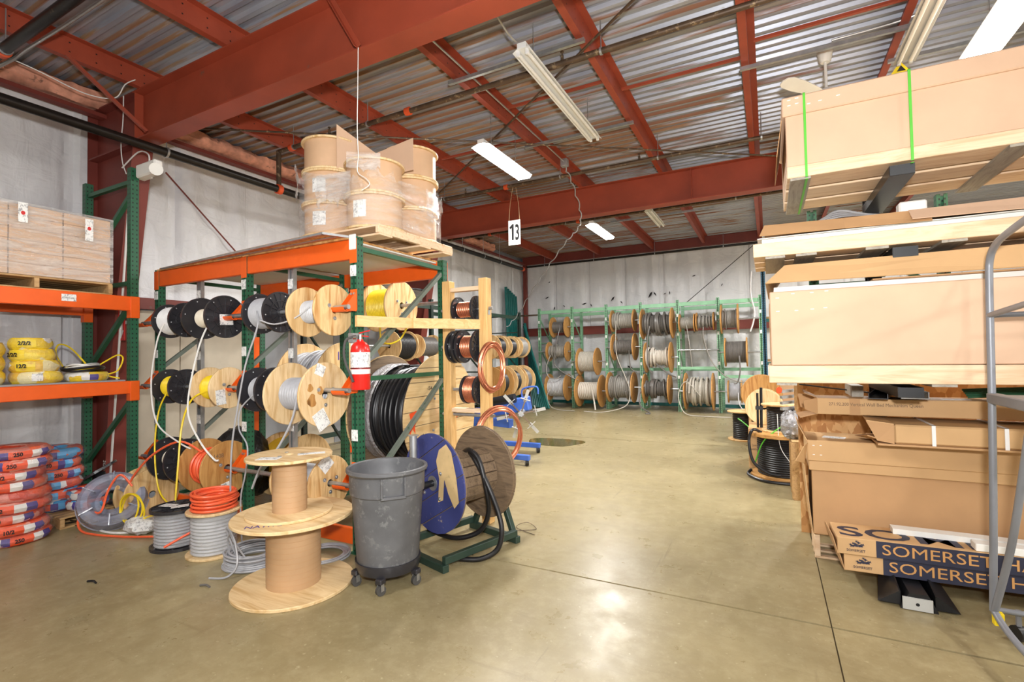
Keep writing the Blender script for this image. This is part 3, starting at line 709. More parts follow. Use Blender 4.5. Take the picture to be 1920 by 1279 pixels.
def cable_mesh(mat, L, rc, n, rin=0.0, messy=0):
    k = ('c', mat, round(L, 3), round(rc, 3), n, messy)
    if k in _mc: return _mc[k]
    m = MB(); p = L / n; pr = [(rin, -L / 2)]
    for i in range(n):
        x0 = -L / 2 + i * p; rr = rc * (1 - messy * .05 * abs(math.sin(i * 1.7)))
        for a in (.06, .25, .5, .75, .94): pr.append((rr - p * .5 + p * .5 * math.sin(a * PI), x0 + a * p))
    pr.append((rin, L / 2))
    m.lathe(pr, axis='X', seg=36)
    if messy:
        for j in range(messy * 2):
            a0 = random.random() * 6.28; x0 = (random.random() - .5) * L * .7; dx = (random.random() - .5) * L * .5
            pts = [(max(-L / 2 + p * .5, min(L / 2 - p * .5, x0 + dx * i / 13)), math.cos(a0 + i * .48) * (rc + p * .3), math.sin(a0 + i * .48) * (rc + p * .3)) for i in range(14)]
            m.tube(pts, p * .48, 6, 3)
    me = m.mesh('cable_winding', mat, smooth=True); _mc[k] = me; return me
def bolt_mesh():
    if 'bolt' not in _mc:
        m = MB().cyl((0, 0, 0), (.006, 0, 0), .017, 14).cyl((.006, 0, 0), (.014, 0, 0), .009, 6); _mc['bolt'] = m.mesh('bolt', 'galv')
    return _mc['bolt']
def tag_mesh(wd, ht, mat='label_print'):
    k = ('t', wd, ht, mat)
    if k not in _mc: _mc[k] = MB().box(-.001, .001, -wd / 2, wd / 2, -ht / 2, ht / 2).mesh('paper_tag', mat)
    return _mc[k]
ROT = {}
def reel(label, c, axis, wd, Rf, rc, cable, style, n=12, group='cable reels', bolts=False, tags=(), hole=None, messy=0, core=None, rot=None, cat='reel', name='cable_reel', t=None, style2=None):
    """c: centre of the reel; axis X, Y or Z; wd overall width; Rf flange radius; rc winding radius"""
    c = V(c); t = t or (.022 if style != 'black' else .026); hole = hole or max(.02, min(.045, Rf * .14))
    if axis == 'Z': loc = c - V((0, 0, wd / 2)); off = V((0, 0, wd / 2)); crot = Matrix.Rotation(-PI / 2, 4, 'Y')
    else: loc = c - V((0, 0, Rf)); off = V((0, 0, Rf)); crot = Matrix.Identity(4)
    o = thing(name, label, cat, loc, group)
    rz = rot if rot is not None else ((0, 0, PI / 2) if axis == 'Y' else (0, 0, 0))
    o.rotation_euler = rz; ROT[o.name] = rz
    L = Matrix.Translation(off) @ crot
    def place(me, nm, M, par=o):
        q = bpy.data.objects.new(nm, me); col.objects.link(q); q.parent = par; q.matrix_local = M; return q
    fr = place(flange_mesh(style, Rf, t, hole), 'flange', L @ Matrix.Translation((wd / 2 - t / 2, 0, 0)))
    fl = place(flange_mesh(style2 or style, Rf, t, hole), 'flange', L @ Matrix.Translation((-wd / 2 + t / 2, 0, 0)) @ Matrix.Rotation(PI, 4, 'Z'))
    place(cable_mesh(cable, wd - 2 * t, rc, n, core or hole, messy), 'cable_winding', L)
    if bolts:
        for k in range(3):
            a = 2 * PI * k / 3 + .5; place(bolt_mesh(), 'bolt', Matrix.Translation((t / 2, math.cos(a) * Rf * .32, math.sin(a) * Rf * .32)), fr)
    for (yy, zz, ang, a, b) in tags:
        place(tag_mesh(a, b), 'paper_tag', Matrix.Translation((t / 2 + (.002 if style != 'black' else t * .2), yy, zz)) @ Matrix.Rotation(ang, 4, 'X'), fr)
    return o
def tail(o, pts, r, mat, name='loose_end', seg=6):
    # a loose cable end of a reel that is not rotated; pts in world coordinates
    return MB().tube(pts, r, seg).build(name, mat, o, smooth=True)

# ================================================================== ORANGE REEL RACK
PX = (-6.5, -4.85, -3.3); FY, BY = 3.32, 4.65
rk = thing('reel_rack', 'orange and dark green steel rack hung with cable reels', 'rack', (-4.9, 4.0, 0))
ps = [(-.04, -.04), (.04, -.04), (.04, .04), (.012, .04), (.012, .034), (.034, .034), (.034, -.034), (-.034, -.034), (-.034, .034), (-.012, .034), (-.012, .04), (-.04, .04)]
def upright(parent, x, y, h, mat, flip=1, nm='upright', s=1.0, foot=True, z0=0):
    m = MB().prof((x, y, z0), (x, y, h), [(a * s, -b * flip * s) for a, b in ps], up=(0, 1, 0))
    o = m.build(nm, mat, parent, origin=(x, y, z0))
    if foot: MB().box(x - .07, x + .07, y - .06, y + .06, 0, .008).build('foot_plate', mat.replace('_post', '_paint') if mat in ('green_post', 'mint_post') else 'dark_green', parent)
    return o
for x in PX:
    for y, fl in ((FY, 1), (BY, -1)):
        upright(rk, x, y, 2.84, 'green_post', fl)
        MB().box(x - .042, x + .042, y - .046 if y == FY else y + .041, y - .041 if y == FY else y + .046, 2.6, 2.82).build('beam_connector', 'orange_paint', rk)
for (a, b) in ((PX[0], PX[1]), (PX[1], PX[2])):
    for y in (FY, BY):
        MB().box(a + .04, b - .04, y - .035, y + .02, 2.64, 2.82).build('top_beam', 'orange_paint', rk, bev=.006)
        MB().box(a + .04, b - .04, y - .03, y + .02, .07, .21).build('bottom_beam', 'orange_paint', rk, bev=.006)
for x in PX:
    z = FY + .04, BY - .04
    for p, q, mt in (((x, z[0], 2.74), (x, z[1], 2.74), 'green_paint'), ((x, z[0], 1.55), (x, z[1], 1.55), 'green_paint'), ((x, z[1], 2.68), (x, z[0], 1.68), 'green_dusty'), ((x, z[1], 1.48), (x, z[0], .48), 'green_dusty'), ((x, z[0], .12), (x, z[1], .12), 'green_paint')):
        MB().bar(p, q, .042, .042).build('frame_brace', mt, rk)
MB().box(PX[0] + .02, PX[1] - .01, FY - .05, BY + .05, 2.822, 2.84).build('deck_board', 'osb', rk)
MB().box(PX[1] + .01, PX[2] - .06, FY - .05, BY + .05, 2.822, 2.84).build('deck_board', 'osb', rk)
for a, b in ((PX[0] + .05, PX[1] - .05), (PX[1] + .05, PX[2] - .06)):
    MB().box(a, b, FY + .03, BY - .03, 2.806, 2.82).build('deck_liner', 'foam_white', rk)
t = thing('board_sheet', 'thin OSB sheet with grey metal strips overhanging the top of the orange rack', 'board', (-4.9, 3.3, 2.841))
MB().prism([(-6.44, 3.28), (-3.46, 3.06), (-3.33, 3.36), (-6.44, 3.36)], 2.841, 2.856).build('panel', 'osb', t)
for d0 in (0, .13):
    m = MB().bar((-6.4, 3.285 + d0 * .4, 2.842), (-3.44, 3.068 + d0, 2.842), .03, .02); m.build('metal_strip', 'galv', t)
MB().bar((-3.452, 3.06, 2.842), (-3.33, 3.34, 2.842), .03, .02).build('metal_strip', 'galv', t)
o = MB().bar((-6.45, 4.5, .02), (-6.3, 4.42, 2.05), .09, .06).build('loose_beam', 'orange_paint'); tag(o, 'loose orange steel beam standing inside the left bay of the orange rack', 'beam')
MB().box(-3.345, -3.26, 3.265, 3.278, 2.72, 2.86).build('corner_guard', 'white_plastic', rk, bev=.01)
def hook(x, y, z, s=-1):
    # orange cradle bracket: plate on the upright, gusset, trough that carries the axle pipe
    yc = y + s * .17
    h = MB().box(x - .04, x + .04, y + s * .041 - .003, y + s * .041 + .003, z - .02, z + .17)
    for dx in (-.036, .03):
        h.add([(x + dx, y + s * .044, z + .15), (x + dx, y + s * .044, z - .03), (x + dx, yc, z - .03), (x + dx, yc, z + .01), (x + dx + .006, y + s * .044, z + .15), (x + dx + .006, y + s * .044, z - .03), (x + dx + .006, yc, z - .03), (x + dx + .006, yc, z + .01)],
              [(0, 1, 2, 3), (7, 6, 5, 4), (0, 4, 5, 1), (1, 5, 6, 2), (2, 6, 7, 3), (3, 7, 4, 0)])
    o = h.build('axle_bracket', 'orange_paint', rk)
    m = MB(); n_ = 12; vs = []
    for xx in (x - .11, x + .045):
        for rr in (.036, .042):
            for k in range(n_ + 1):
                a = PI + PI * k / n_; vs.append((xx, yc + rr * math.cos(a), z + rr * math.sin(a)))
    q = n_ + 1
    fs = []
    for k in range(n_):
        fs += [(k, k + 1, 2 * q + k + 1, 2 * q + k), (q + k, q + k + 1, 3 * q + k + 1, 3 * q + k), (k, q + k, q + k + 1, k + 1), (2 * q + k, 2 * q + k + 1, 3 * q + k + 1, 3 * q + k)]
    fs += [(0, 2 * q, 3 * q, q), (n_, q + n_, 3 * q + n_, 2 * q + n_)]
    m.add(vs, fs).build('trough', 'orange_paint', o)
    for dx in (-.018, .018): MB().cyl((x + dx, y + s * .05, z + .13), (x + dx, y + s * .058, z + .13), .012, 8).build('bolt', 'galv', o)
ROWZ = (2.19, 1.46, .64)
for x in PX:
    for z in ROWZ: hook(x, FY, z)
for x in PX[1:]:
    for z in (2.38, 1.06, .55): hook(x, BY, z, 1)
hook(PX[0], BY, 1.45, 1)
for x in PX:
    for z in (2.48, 1.78, 1.0):
        MB().box(x - .036, x + .036, FY - .048, FY - .043, z, z + .1).build('bin_label', 'label_print', rk)
for x in (-4.26, -5.82):
    m = MB().prof((x, 3.40, .0), (x, 3.40, 2.78), [(-.041, .02), (.041, .02), (.041, -.02), (.012, -.02), (.012, .014), (-.012, .014), (-.012, -.02), (-.041, -.02)], up=(0, 1, 0))
    m.build('strut_post', 'galv', rk)
    for z in (2.45, 1.75, 1.02): MB().box(x - .036, x + .036, 3.374, 3.378, z, z + .1).build('bin_label', 'label_print', rk)
for x0, nm in ((-4.83, 'right'), (-6.48, 'left')):
    for z, rw in zip(ROWZ, ('top', 'middle', 'bottom')):
        o = MB().cyl((x0 - .06, 3.15, z), (x0 + 1.6, 3.15, z), .021, 12).build('axle_pipe', 'galv', smooth=True)
        tag(o, 'galvanised axle pipe of the %s reel row, %s bay of the orange rack' % (rw, nm), 'pipe', 'axle pipes of the orange rack')
for z, nm in ((2.38, 'yellow reel at the top'), (1.06, 'huge black cable reel'),):
    o = MB().cyl((-4.9, 4.82, z), (-3.15, 4.82, z), .021, 12).build('axle_pipe', 'galv', smooth=True); tag(o, 'axle pipe of the %s at the back of the orange rack' % nm, 'pipe', 'axle pipes of the orange rack')
o = MB().cyl((-6.5, 4.82, 1.45), (-4.8, 4.82, 1.45), .021, 12).build('axle_pipe', 'galv', smooth=True); tag(o, 'axle pipe of the purple lettered reel behind the orange rack', 'pipe', 'axle pipes of the orange rack')

G1 = 'reels on the front of the orange rack'
def rx(label, x0, x1, z, Rf, rc, cable, style, n, **kw): return reel(label, ((x0 + x1) / 2, 3.15, z), 'X', x1 - x0, Rf, rc, cable, style, n, G1, **kw)
rA = rx('black plastic reel full of white cable, leftmost on the top row of the orange rack', -5.98, -5.64, 2.19, .19, .155, 'c_white', 'black', 16)
rB = rx('large black plastic reel with a white tag on the top row of the orange rack', -5.37, -4.95, 2.19, .22, .1, 'c_cream', 'black', 14, tags=((.0, -.03, .05, .14, .11),))
rC = rx('black plastic reel full of grey cable on the top row of the orange rack', -4.42, -4.1, 2.19, .195, .15, 'c_grey', 'black', 16)
rD = rx('plywood reel of pale grey cable at the right end of the top row', -3.76, -3.40, 2.17, .228, .105, 'c_lgrey', 'ply', 14, bolts=True)
rE = rx('black plastic reel of yellow cable, leftmost on the middle row of the orange rack', -5.98, -5.64, 1.46, .192, .115, 'c_yellow', 'black', 14)
rF = rx('plywood reel of yellow cable on the middle row of the orange rack', -5.24, -4.9, 1.46, .21, .125, 'c_yellow', 'ply_pale', 12, tags=((-.09, -.09, .1, .1, .15),), bolts=True)
rG = rx('black plastic reel of grey cable on the middle row of the orange rack', -4.46, -4.19, 1.45, .215, .125, 'c_grey', 'black', 10)
rH = rx('large scorched plywood reel of striped grey cable at the right of the middle row', -3.99, -3.52, 1.42, .288, .15, 'c_grey', 'ply_pale', 13, bolts=True, tags=((-.06, .22, -.4, .1, .1), (-.05, -.22, .5, .14, .17)), hole=.04)
rI = rx('black plastic reel, leftmost on the bottom row of the orange rack', -5.98, -5.64, .66, .235, .1, 'c_cream', 'black', 10)
rJ = rx('plywood reel of orange cable on the bottom row of the orange rack', -5.33, -4.93, .64, .278, .17, 'c_orange', 'ply_dark', 13, tags=((-.02, -.2, .2, .09, .12),), bolts=True, messy=1)
rK = rx('plywood reel behind the bare spools on the bottom row of the orange rack', -3.97, -3.47, .64, .24, .15, 'c_grey', 'ply', 12, bolts=True, tags=((-.05, .18, .7, .13, .13),))
# scorched patch on H, lettering
m = MB()
for kk, (yy, zz, s) in enumerate(((3.0, 1.38, .045), (3.09, 1.46, .03), (2.98, 1.49, .028))):
    pts = [(yy + math.cos(a) * s * (1 + .3 * math.sin(3 * a + s * 90)), zz + math.sin(a) * s * 1.3) for a in [2 * PI * i / 14 for i in range(14)]]
    m.add([(-3.518 + kk * .001, p, q) for p, q in pts], [tuple(range(14))])
m.build('peeled_veneer', 'ply_dark', rH)
text_on('1408', rJ, (-4.929, 3.0, .76), (0, 1, 0), (0, 0, 1), .06, 'ink_brown', .9)
# tails
tail(rA, [(-5.75, 2.98, 2.15), (-5.8, 2.93, 1.95), (-5.85, 2.9, 1.5), (-5.7, 2.88, 1.1), (-5.35, 2.9, .92), (-5.22, 2.95, .85)], .008, 'wire_white')
tail(rB, [(-5.1, 3.05, 2.1), (-5.12, 2.98, 1.9), (-5.14, 2.9, 1.5), (-5.1, 2.86, 1.2), (-4.9, 2.86, .95), (-4.72, 2.88, .8), (-4.68, 2.9, .79)], .009, 'wire_white')
tail(rC, [(-4.25, 3.0, 2.2), (-4.2, 2.97, 2.05), (-4.3, 2.92, 1.7), (-4.36, 2.88, 1.3), (-4.42, 2.86, .9), (-4.44, 2.86, .3), (-4.45, 2.87, .04)], .008, 'c_grey')
tail(rD, [(-3.6, 3.05, 2.2), (-3.75, 3.0, 2.1), (-3.95, 2.96, 2.06), (-4.1, 2.93, 2.1)], .007, 'c_lgrey')
tail(rE, [(-5.8, 3.04, 1.42), (-5.9, 3.0, 1.2), (-5.88, 2.95, .8), (-5.7, 2.9, .4), (-5.35, 2.86, .25), (-5.2, 2.8, .2)], .008, 'c_yellow')
tail(rF, [(-5.05, 3.03, 1.44), (-5.2, 2.95, 1.35), (-5.28, 2.9, 1.1), (-5.24, 2.84, .7), (-5.22, 2.8, .3), (-5.2, 2.78, .08)], .009, 'c_yellow')
tail(rG, [(-4.33, 3.03, 1.42), (-4.42, 2.95, 1.28), (-4.4, 2.92, 1.1), (-4.25, 2.9, .95), (-4.28, 2.9, .7), (-4.35, 2.9, .45), (-4.3, 2.88, .05)], .007, 'c_grey')
tail(rH, [(-3.7, 3.0, 1.42), (-3.72, 2.95, 1.2), (-3.85, 2.9, .95), (-4.0, 2.86, .8), (-4.1, 2.84, .6)], .01, 'c_grey')
tail(rJ, [(-5.2, 3.05, .8), (-5.35, 2.92, .92), (-5.7, 2.85, .78), (-6.0, 2.82, .55), (-6.1, 2.8, .4)], .011, 'c_orange')
# reels in the back of the rack
G2 = 'reels in the back of the orange rack'
r = reel('plywood reel of bright yellow rope wire behind the diagonal brace', (-4.25, 4.82, 2.38), 'X', .42, .31, .225, 'c_yellow', 'ply', 16, G2, bolts=True)
tail(r, [(-4.2, 4.62, 2.3), (-4.15, 4.55, 2.0), (-4.0, 4.5, 1.9), (-3.85, 4.55, 1.95), (-3.82, 4.65, 2.1)], .01, 'c_yellow')
r104 = reel('plywood reel of grey cable lettered in purple, inside the orange rack', (-5.4, 4.82, 1.45), 'X', .76, .5, .38, 'c_grey', 'ply', 20, G2, messy=2)
text_on('104', r104, (-5.018, 4.68, 1.72), (0, 1, 0), (0, 0, 1), .15, 'ink_purple', .8, bold=.004)
reel('plywood reel of yellow and silver cable standing low inside the orange rack', (-5.38, 4.3, .4), 'X', .5, .40, .34, 'c_yel2', 'ply', 16, G2)
reel('plywood reel high behind the pale grey reel inside the orange rack', (-4.72, 4.55, 2.15), 'X', .12, .2, .1, 'c_grey', 'ply_dark', 4, G2) if False else None
def big_reel(label, c, axis_ang, wd, Rf, rc, cable, plankmat, rimmat, npl=8, rot_pl=0.0, n=14, hub=.05, mat2=None, drum=None, group=None):
    """wooden cable drum with plank flanges; axis along local X turned by axis_ang about Z"""
    c = V(c); o = thing('cable_drum', label, 'reel', c - V((0, 0, Rf)), group); o.rotation_euler = (0, 0, axis_ang)
    off = V((0, 0, Rf)); t = .04
    for s in (1, -1):
        pm = plankmat if s == 1 or not mat2 else mat2
        base = MB().lathe([(hub, -t * .25), (Rf * .985, -t * .25), (Rf * .985, t * .2), (hub, t * .2)], axis='X', seg=48, closed=True).mesh('flange', rimmat)
        fo = inst('flange', base, o, off + V((s * (wd / 2 - t / 2), 0, 0)), (0, 0, 0 if s == 1 else PI))
        pw = 2 * Rf / npl
        for k in range(npl):
            y0 = -Rf + k * pw + .004; y1 = y0 + pw - .008; pts = []
            yy = [y0 + (y1 - y0) * i / 6 for i in range(7)]
            top = [(y, math.sqrt(max(0, Rf * Rf - y * y))) for y in yy]
            pts = top + [(y, -z) for y, z in reversed(top)]
            clean = []
            for p in pts:
                if not clean or (V(p) - V(clean[-1])).length > 1e-4: clean.append(p)
            if (V(clean[0]) - V(clean[-1])).length < 1e-4: clean.pop()
            m = MB(); nn = len(clean); x1 = t * .5 + random.uniform(-.003, .002)
            m.v = [(t * .2, y, z) for y, z in clean] + [(x1, y, z) for y, z in clean]
            m.f = [tuple(range(nn)), tuple(range(nn, 2 * nn))[::-1]] + [(i, (i + 1) % nn, nn + (i + 1) % nn, nn + i) for i in range(nn)]
            m.rotate(Matrix.Rotation(rot_pl, 4, 'X'))
            inst('plank', m.mesh('plank', pm), fo)
        MB()
        hb = MB().lathe([(hub * .6, t * .5), (hub * 1.3, t * .5), (hub * 1.3, t * .62), (hub * .6, t * .62)], axis='X', seg=18, closed=True).mesh('hub_plate', 'galv'); inst('hub_plate', hb, fo)
        for k in range(4):
            a = 2 * PI * k / 4 + .7; inst('bolt', bolt_mesh(), fo, (t * .5, math.cos(a) * Rf * .36, math.sin(a) * Rf * .36))
    if cable: inst('cable_winding', cable_mesh(cable, wd - 2 * t, rc, n, hub, 2), o, off)
    if drum:
        npd = 16; L = wd - 2 * t
        dr = inst('drum', MB().cyl((-L / 2, 0, 0), (L / 2, 0, 0), rc * .95, 24).mesh('drum', drum), o, off)
        for k in range(npd):
            a = 2 * PI * k / npd
            m = MB().bar((-L / 2, math.cos(a) * rc, math.sin(a) * rc), (L / 2, math.cos(a) * rc, math.sin(a) * rc), 2 * PI * rc / npd - .004, .03, up=(0, math.cos(a), math.sin(a)))
            inst('stave', m.mesh('stave', drum), dr)
    return o
o = big_reel('huge wooden drum of black cable with an orange paint mark behind the extinguisher', (-3.86, 4.82, 1.06), 0, .84, .71, .57, 'c_black', 'plank_new', 'plank_old', 9, PI / 2, 22, group=G2)
m = MB(); pts = [(p - .3, q + .12) for p, q in ((-.32, -.05), (-.2, -.03), (-.19, -.12), (-.23, -.2), (-.22, -.28), (-.27, -.22), (-.31, -.28), (-.34, -.18), (-.3, -.12))]
m.v = [(.424, p, q + .71) for p, q in pts]; m.f = [tuple(range(len(pts)))]
inst('paint_mark', m.mesh('paint_mark', 'ink_orange'), o)
for yy, zz in ((-.05, .6), (-.42, .12), (-.42, -.22), (-.3, .3)):
    tm = text_mesh('-S4', .06, 'ink_black', 1.2); tm.transform(Matrix(((0, 0, 1, .424), (1, 0, 0, yy), (0, 1, 0, zz + .71), (0, 0, 0, 1)))); inst('stencil', tm, o)
# foil wrap over the left part of the black drum
inst('foil_wrap', MB().lathe([(.58, -.36), (.6, -.34), (.59, -.26), (.605, -.2), (.585, -.16)], axis='X', seg=40).mesh('foil_wrap', 'foil'), o, (0, 0, .71))
# black plastic wrapped bundle
def lump(name, mat, c, sx, sy, sz, amp=.18, seed=0, flat=True, nseg=28, nr=16, fr=3.0):
    m = MB()
    for i in range(nr + 1):
        ph = PI * i / nr
        for k in range(nseg):
            th = 2 * PI * k / nseg; d = V((math.sin(ph) * math.cos(th), math.sin(ph) * math.sin(th), math.cos(ph)))
            r = 1 + amp * noise.noise(d * fr + V((seed, 0, 0))) + amp * .4 * noise.noise(d * fr * 3 + V((seed, 3, 0)))
            p = V((d.x * sx, d.y * sy, d.z * sz)) * r
            if flat and p.z < -sz * .8: p.z = -sz * .8
            m.v.append((c[0] + p.x, c[1] + p.y, c[2] + p.z))
    for i in range(nr):
        for k in range(nseg): m.f.append((i * nseg + k, i * nseg + (k + 1) % nseg, (i + 1) * nseg + (k + 1) % nseg, (i + 1) * nseg + k))
    return m
o = lump('x', 0, (-5.72, 3.82, .46), .38, .34, .46, .16, 3).build('wrapped_bundle', 'bag_black', smooth=True); tag(o, 'bundle wrapped in shiny black plastic inside the orange rack', 'bundle')
o = lump('x', 0, (-4.35, 3.72, .16), .24, .2, .16, .2, 8).build('plastic_bag', 'strap_green', smooth=True); tag(o, 'crumpled light green plastic bag on the floor inside the orange rack', 'bag')
# ---------------------------------------------------------------- fire extinguisher on the rack end
ex = thing('fire_extinguisher', 'red fire extinguisher hanging on the end upright of the orange rack', 'extinguisher', (-3.08, 3.22, 1.47))
ec = (-3.12, 3.17, 0)
MB().lathe([(0, 1.47), (.075, 1.47), (.082, 1.48), (.082, 1.80), (.074, 1.845), (.05, 1.875), (.028, 1.885), (.028, 1.9), (0, 1.9)], ec, 'Z', 28).build('cylinder', 'red_paint', ex, smooth=True)
MB().lathe([(.0825, 1.66), (.0832, 1.661), (.0832, 1.79), (.0825, 1.791)], ec, 'Z', 28).build('label_band', 'label_print', ex, smooth=True)
MB().lathe([(.0825, 1.605), (.0834, 1.606), (.0834, 1.645), (.0825, 1.646)], ec, 'Z', 28).build('service_tag', 'paper', ex, smooth=True)
MB().lathe([(.083, 1.652), (.086, 1.652), (.086, 1.658), (.083, 1.658)], ec, 'Z', 28, True).build('bracket_band', 'black_rubber', ex)
MB().cyl((-3.12, 3.17, 1.885), (-3.12, 3.17, 1.94), .022, 12).build('valve', 'chrome', ex, smooth=True)
MB().bar((-3.13, 3.17, 1.955), (-3.04, 3.2, 1.975), .022, .008).bar((-3.13, 3.17, 1.935), (-3.05, 3.195, 1.925), .02, .008).build('handle', 'red_paint', ex)
MB().cyl((-3.145, 3.15, 1.92), (-3.165, 3.13, 1.92), .018, 12).build('gauge', 'chrome', ex)
MB().tube([(-3.14, 3.15, 1.93), (-3.2, 3.09, 1.9), (-3.215, 3.075, 1.8), (-3.19, 3.07, 1.7), (-3.15, 3.075, 1.62), (-3.11, 3.075, 1.54)], .011, 8).build('hose', 'rubber_grey', ex, smooth=True)
MB().box(-3.25, -3.2, 3.16, 3.28, 1.88, 1.96).build('wall_hook', 'galv', ex)

# ================================================================== LEFT PALLET RACK
r2 = thing('pallet_rack', 'dark green and orange pallet rack at the left edge against the wall', 'rack', (-6.85, 2.0, 0))
RX, RB, RY = -6.33, -7.37, 2.95
for x, fl in ((RX, 1), (RB, -1)):
    m = MB().prof((x, RY, 0), (x, RY, 3.93), [(a * fl, b) for a, b in ps], up=(0, 1, 0)).build('upright', 'green_post', r2, origin=(x, RY, 0))
    MB().box(x - .08, x + .08, RY - .06, RY + .06, 0, .01).build('foot_plate', 'green_paint', r2)
    m = MB().prof((x, .25, 0), (x, .25, 3.93), [(a * fl, b) for a, b in ps], up=(0, 1, 0)).build('upright', 'green_post', r2, origin=(x, .25, 0))
for p, q in (((RX, 3.64), (RB, 2.95)), ((RX, 2.4), (RB, 1.66)), ((RX, 1.3), (RB, .55)), ((RX, 3.78), (RB, 3.78)), ((RX, 2.63), (RB, 2.63)), ((RX, .2), (RB, .2))):
    a = -.035; MB().bar((p[0] + a, RY, p[1]), (q[0] - a, RY, q[1]), .045, .045, up=(0, 1, 0)).build('frame_brace', 'green_paint', r2)
for z0, z1 in ((2.31, 2.47), (1.39, 1.53)):
    for x in (RX + .02, RB):
        MB().box(x - .03, x + .03, .3, RY - .04, z0, z1).build('shelf_beam', 'orange_paint', r2, bev=.006)
        MB().box(x - .045, x + .045, RY - .05, RY + .042, z0 - .08, z1).build('beam_connector', 'orange_paint', r2, bev=.005)
MB().box(RB + .03, RX - .02, .3, RY - .06, 1.53, 1.545).build('shelf_board', 'panel_grey', r2)
MB().box(RB + .03, RX - .02, .3, RY - .06, 2.455, 2.469).build('shelf_board', 'panel_grey', r2)
MB().box(RX + .051, RX + .053, 2.3, 2.42, 2.37, 2.44).build('shelf_label', 'label_print', r2)
text_on('6/3 RX Cable', r2, (RX + .0535, 2.305, 2.395), (0, 1, 0), (0, 0, 1), .026, 'ink_black', .7)
# red arrow sign and white pole on the column
t = thing('extinguisher_sign', 'red sign with a white arrow pointing down behind the green brace', 'sign', (-6.88, 3.1, 2.0))
MB().box(-6.97, -6.83, 3.095, 3.105, 2.0, 2.45).build('plate', 'sign_red', t)
m = MB(); m.v = [(-6.935, 3.093, 2.43), (-6.935, 3.093, 2.12), (-6.96, 3.093, 2.12), (-6.9, 3.093, 2.02), (-6.84, 3.093, 2.12), (-6.865, 3.093, 2.12), (-6.865, 3.093, 2.43)]; m.f = [tuple(range(7))]; m.build('arrow', 'ink_white', t)
for k, ch in enumerate('EXTINGUISHER'): text_on(ch, t, (-6.9, 3.091, 2.40 - k * .026), (1, 0, 0), (0, 0, 1), .028, 'sign_red', 1, 'CENTER')
MB().box(-6.91, -6.89, 3.105, 3.17, 2.2, 2.24).build('standoff', 'galv', t)
o = MB().cyl((-7.2, 3.1, 0), (-6.72, 3.08, 3.5), .013, 8).build('white_pole', 'white_plastic', smooth=True); tag(o, 'thin white plastic pole leaning by the red column', 'pole')

# ================================================================== MINT RACK ON THE BACK WALL
MX = (-6.74, -5.59, -4.46, -3.4, -2.32, -1.23, -.16)
rm = thing('reel_rack', 'mint green steel rack of cable reels along the back wall', 'rack', (-3.4, 15.3, 0))
for i, x in enumerate(MX):
    upright(rm, x, 15.0, 3.25, 'mint_post', 1, foot=False); upright(rm, x + .02, 15.85, 3.15, 'mint_post', -1, foot=False)
    m = MB(); m.v = [(x - .04, 15.04, .5), (x - .04, 15.35, .0), (x - .04, 15.04, 0), (x + .04, 15.04, .5), (x + .04, 15.35, 0), (x + .04, 15.04, 0)]; m.f = [(0, 1, 2), (5, 4, 3), (0, 3, 4, 1), (1, 4, 5, 2), (2, 5, 3, 0)]; m.build('foot_gusset', 'mint_paint', rm)
    MB().bar((x, 15.04, .03), (x, 15.82, .03), .06, .05).build('frame_brace', 'mint_paint', rm)
    for z0, z1 in ((.4, 1.1), (1.1, 1.1), (1.9, 1.2), (2.1, 2.1), (2.9, 2.2)): MB().bar((x + .01, 15.03, z0), (x + .01, 15.82, z1), .03, .03).build('frame_brace', 'mint_paint', rm)
    for z in (2.75, 2.2, 1.35, .95): MB().box(x - .025, x + .025, 14.954, 14.958, z, z + .09).build('bin_label', 'label_print', rm)
for i, (a, b) in enumerate(zip(MX, MX[1:])):
    for y in (15.0, 15.85): MB().box(a + .04, b - .04, y - .02, y + .025, 3.06 if y < 15.5 else 3.0, 3.17 if y < 15.5 else 3.1).build('top_beam', 'mint_paint', rm, bev=.004)
    MB().box(a + .04, b - .04, 15.83, 15.86, 1.15, 1.24).build('tie_bar', 'mint_paint', rm)
    if i in (4,): MB().box(a + .04, b - .04, 14.99, 15.02, 1.22, 1.3).build('tie_bar', 'mint_paint', rm)
    if i in (5,): MB().box(a + .04, b - .04, 14.99, 15.02, .98, 1.06).build('tie_bar', 'mint_paint', rm)
    MB().box(a + .04, b - .04, 15.83, 15.86, .06, .16).build('tie_bar', 'teal_paint', rm)
o = MB().cyl((-7.8, 15.05, 3.05), (-6.8, 15.05, 3.05), .025, 10).build('loose_pipe', 'rust_pipe', smooth=True); tag(o, 'pipe bridging from the corner to the top of the mint rack', 'pipe')
G3 = 'reels on the mint green rack'
colw = ('first', 'second', 'third', 'fourth', 'fifth', 'sixth')
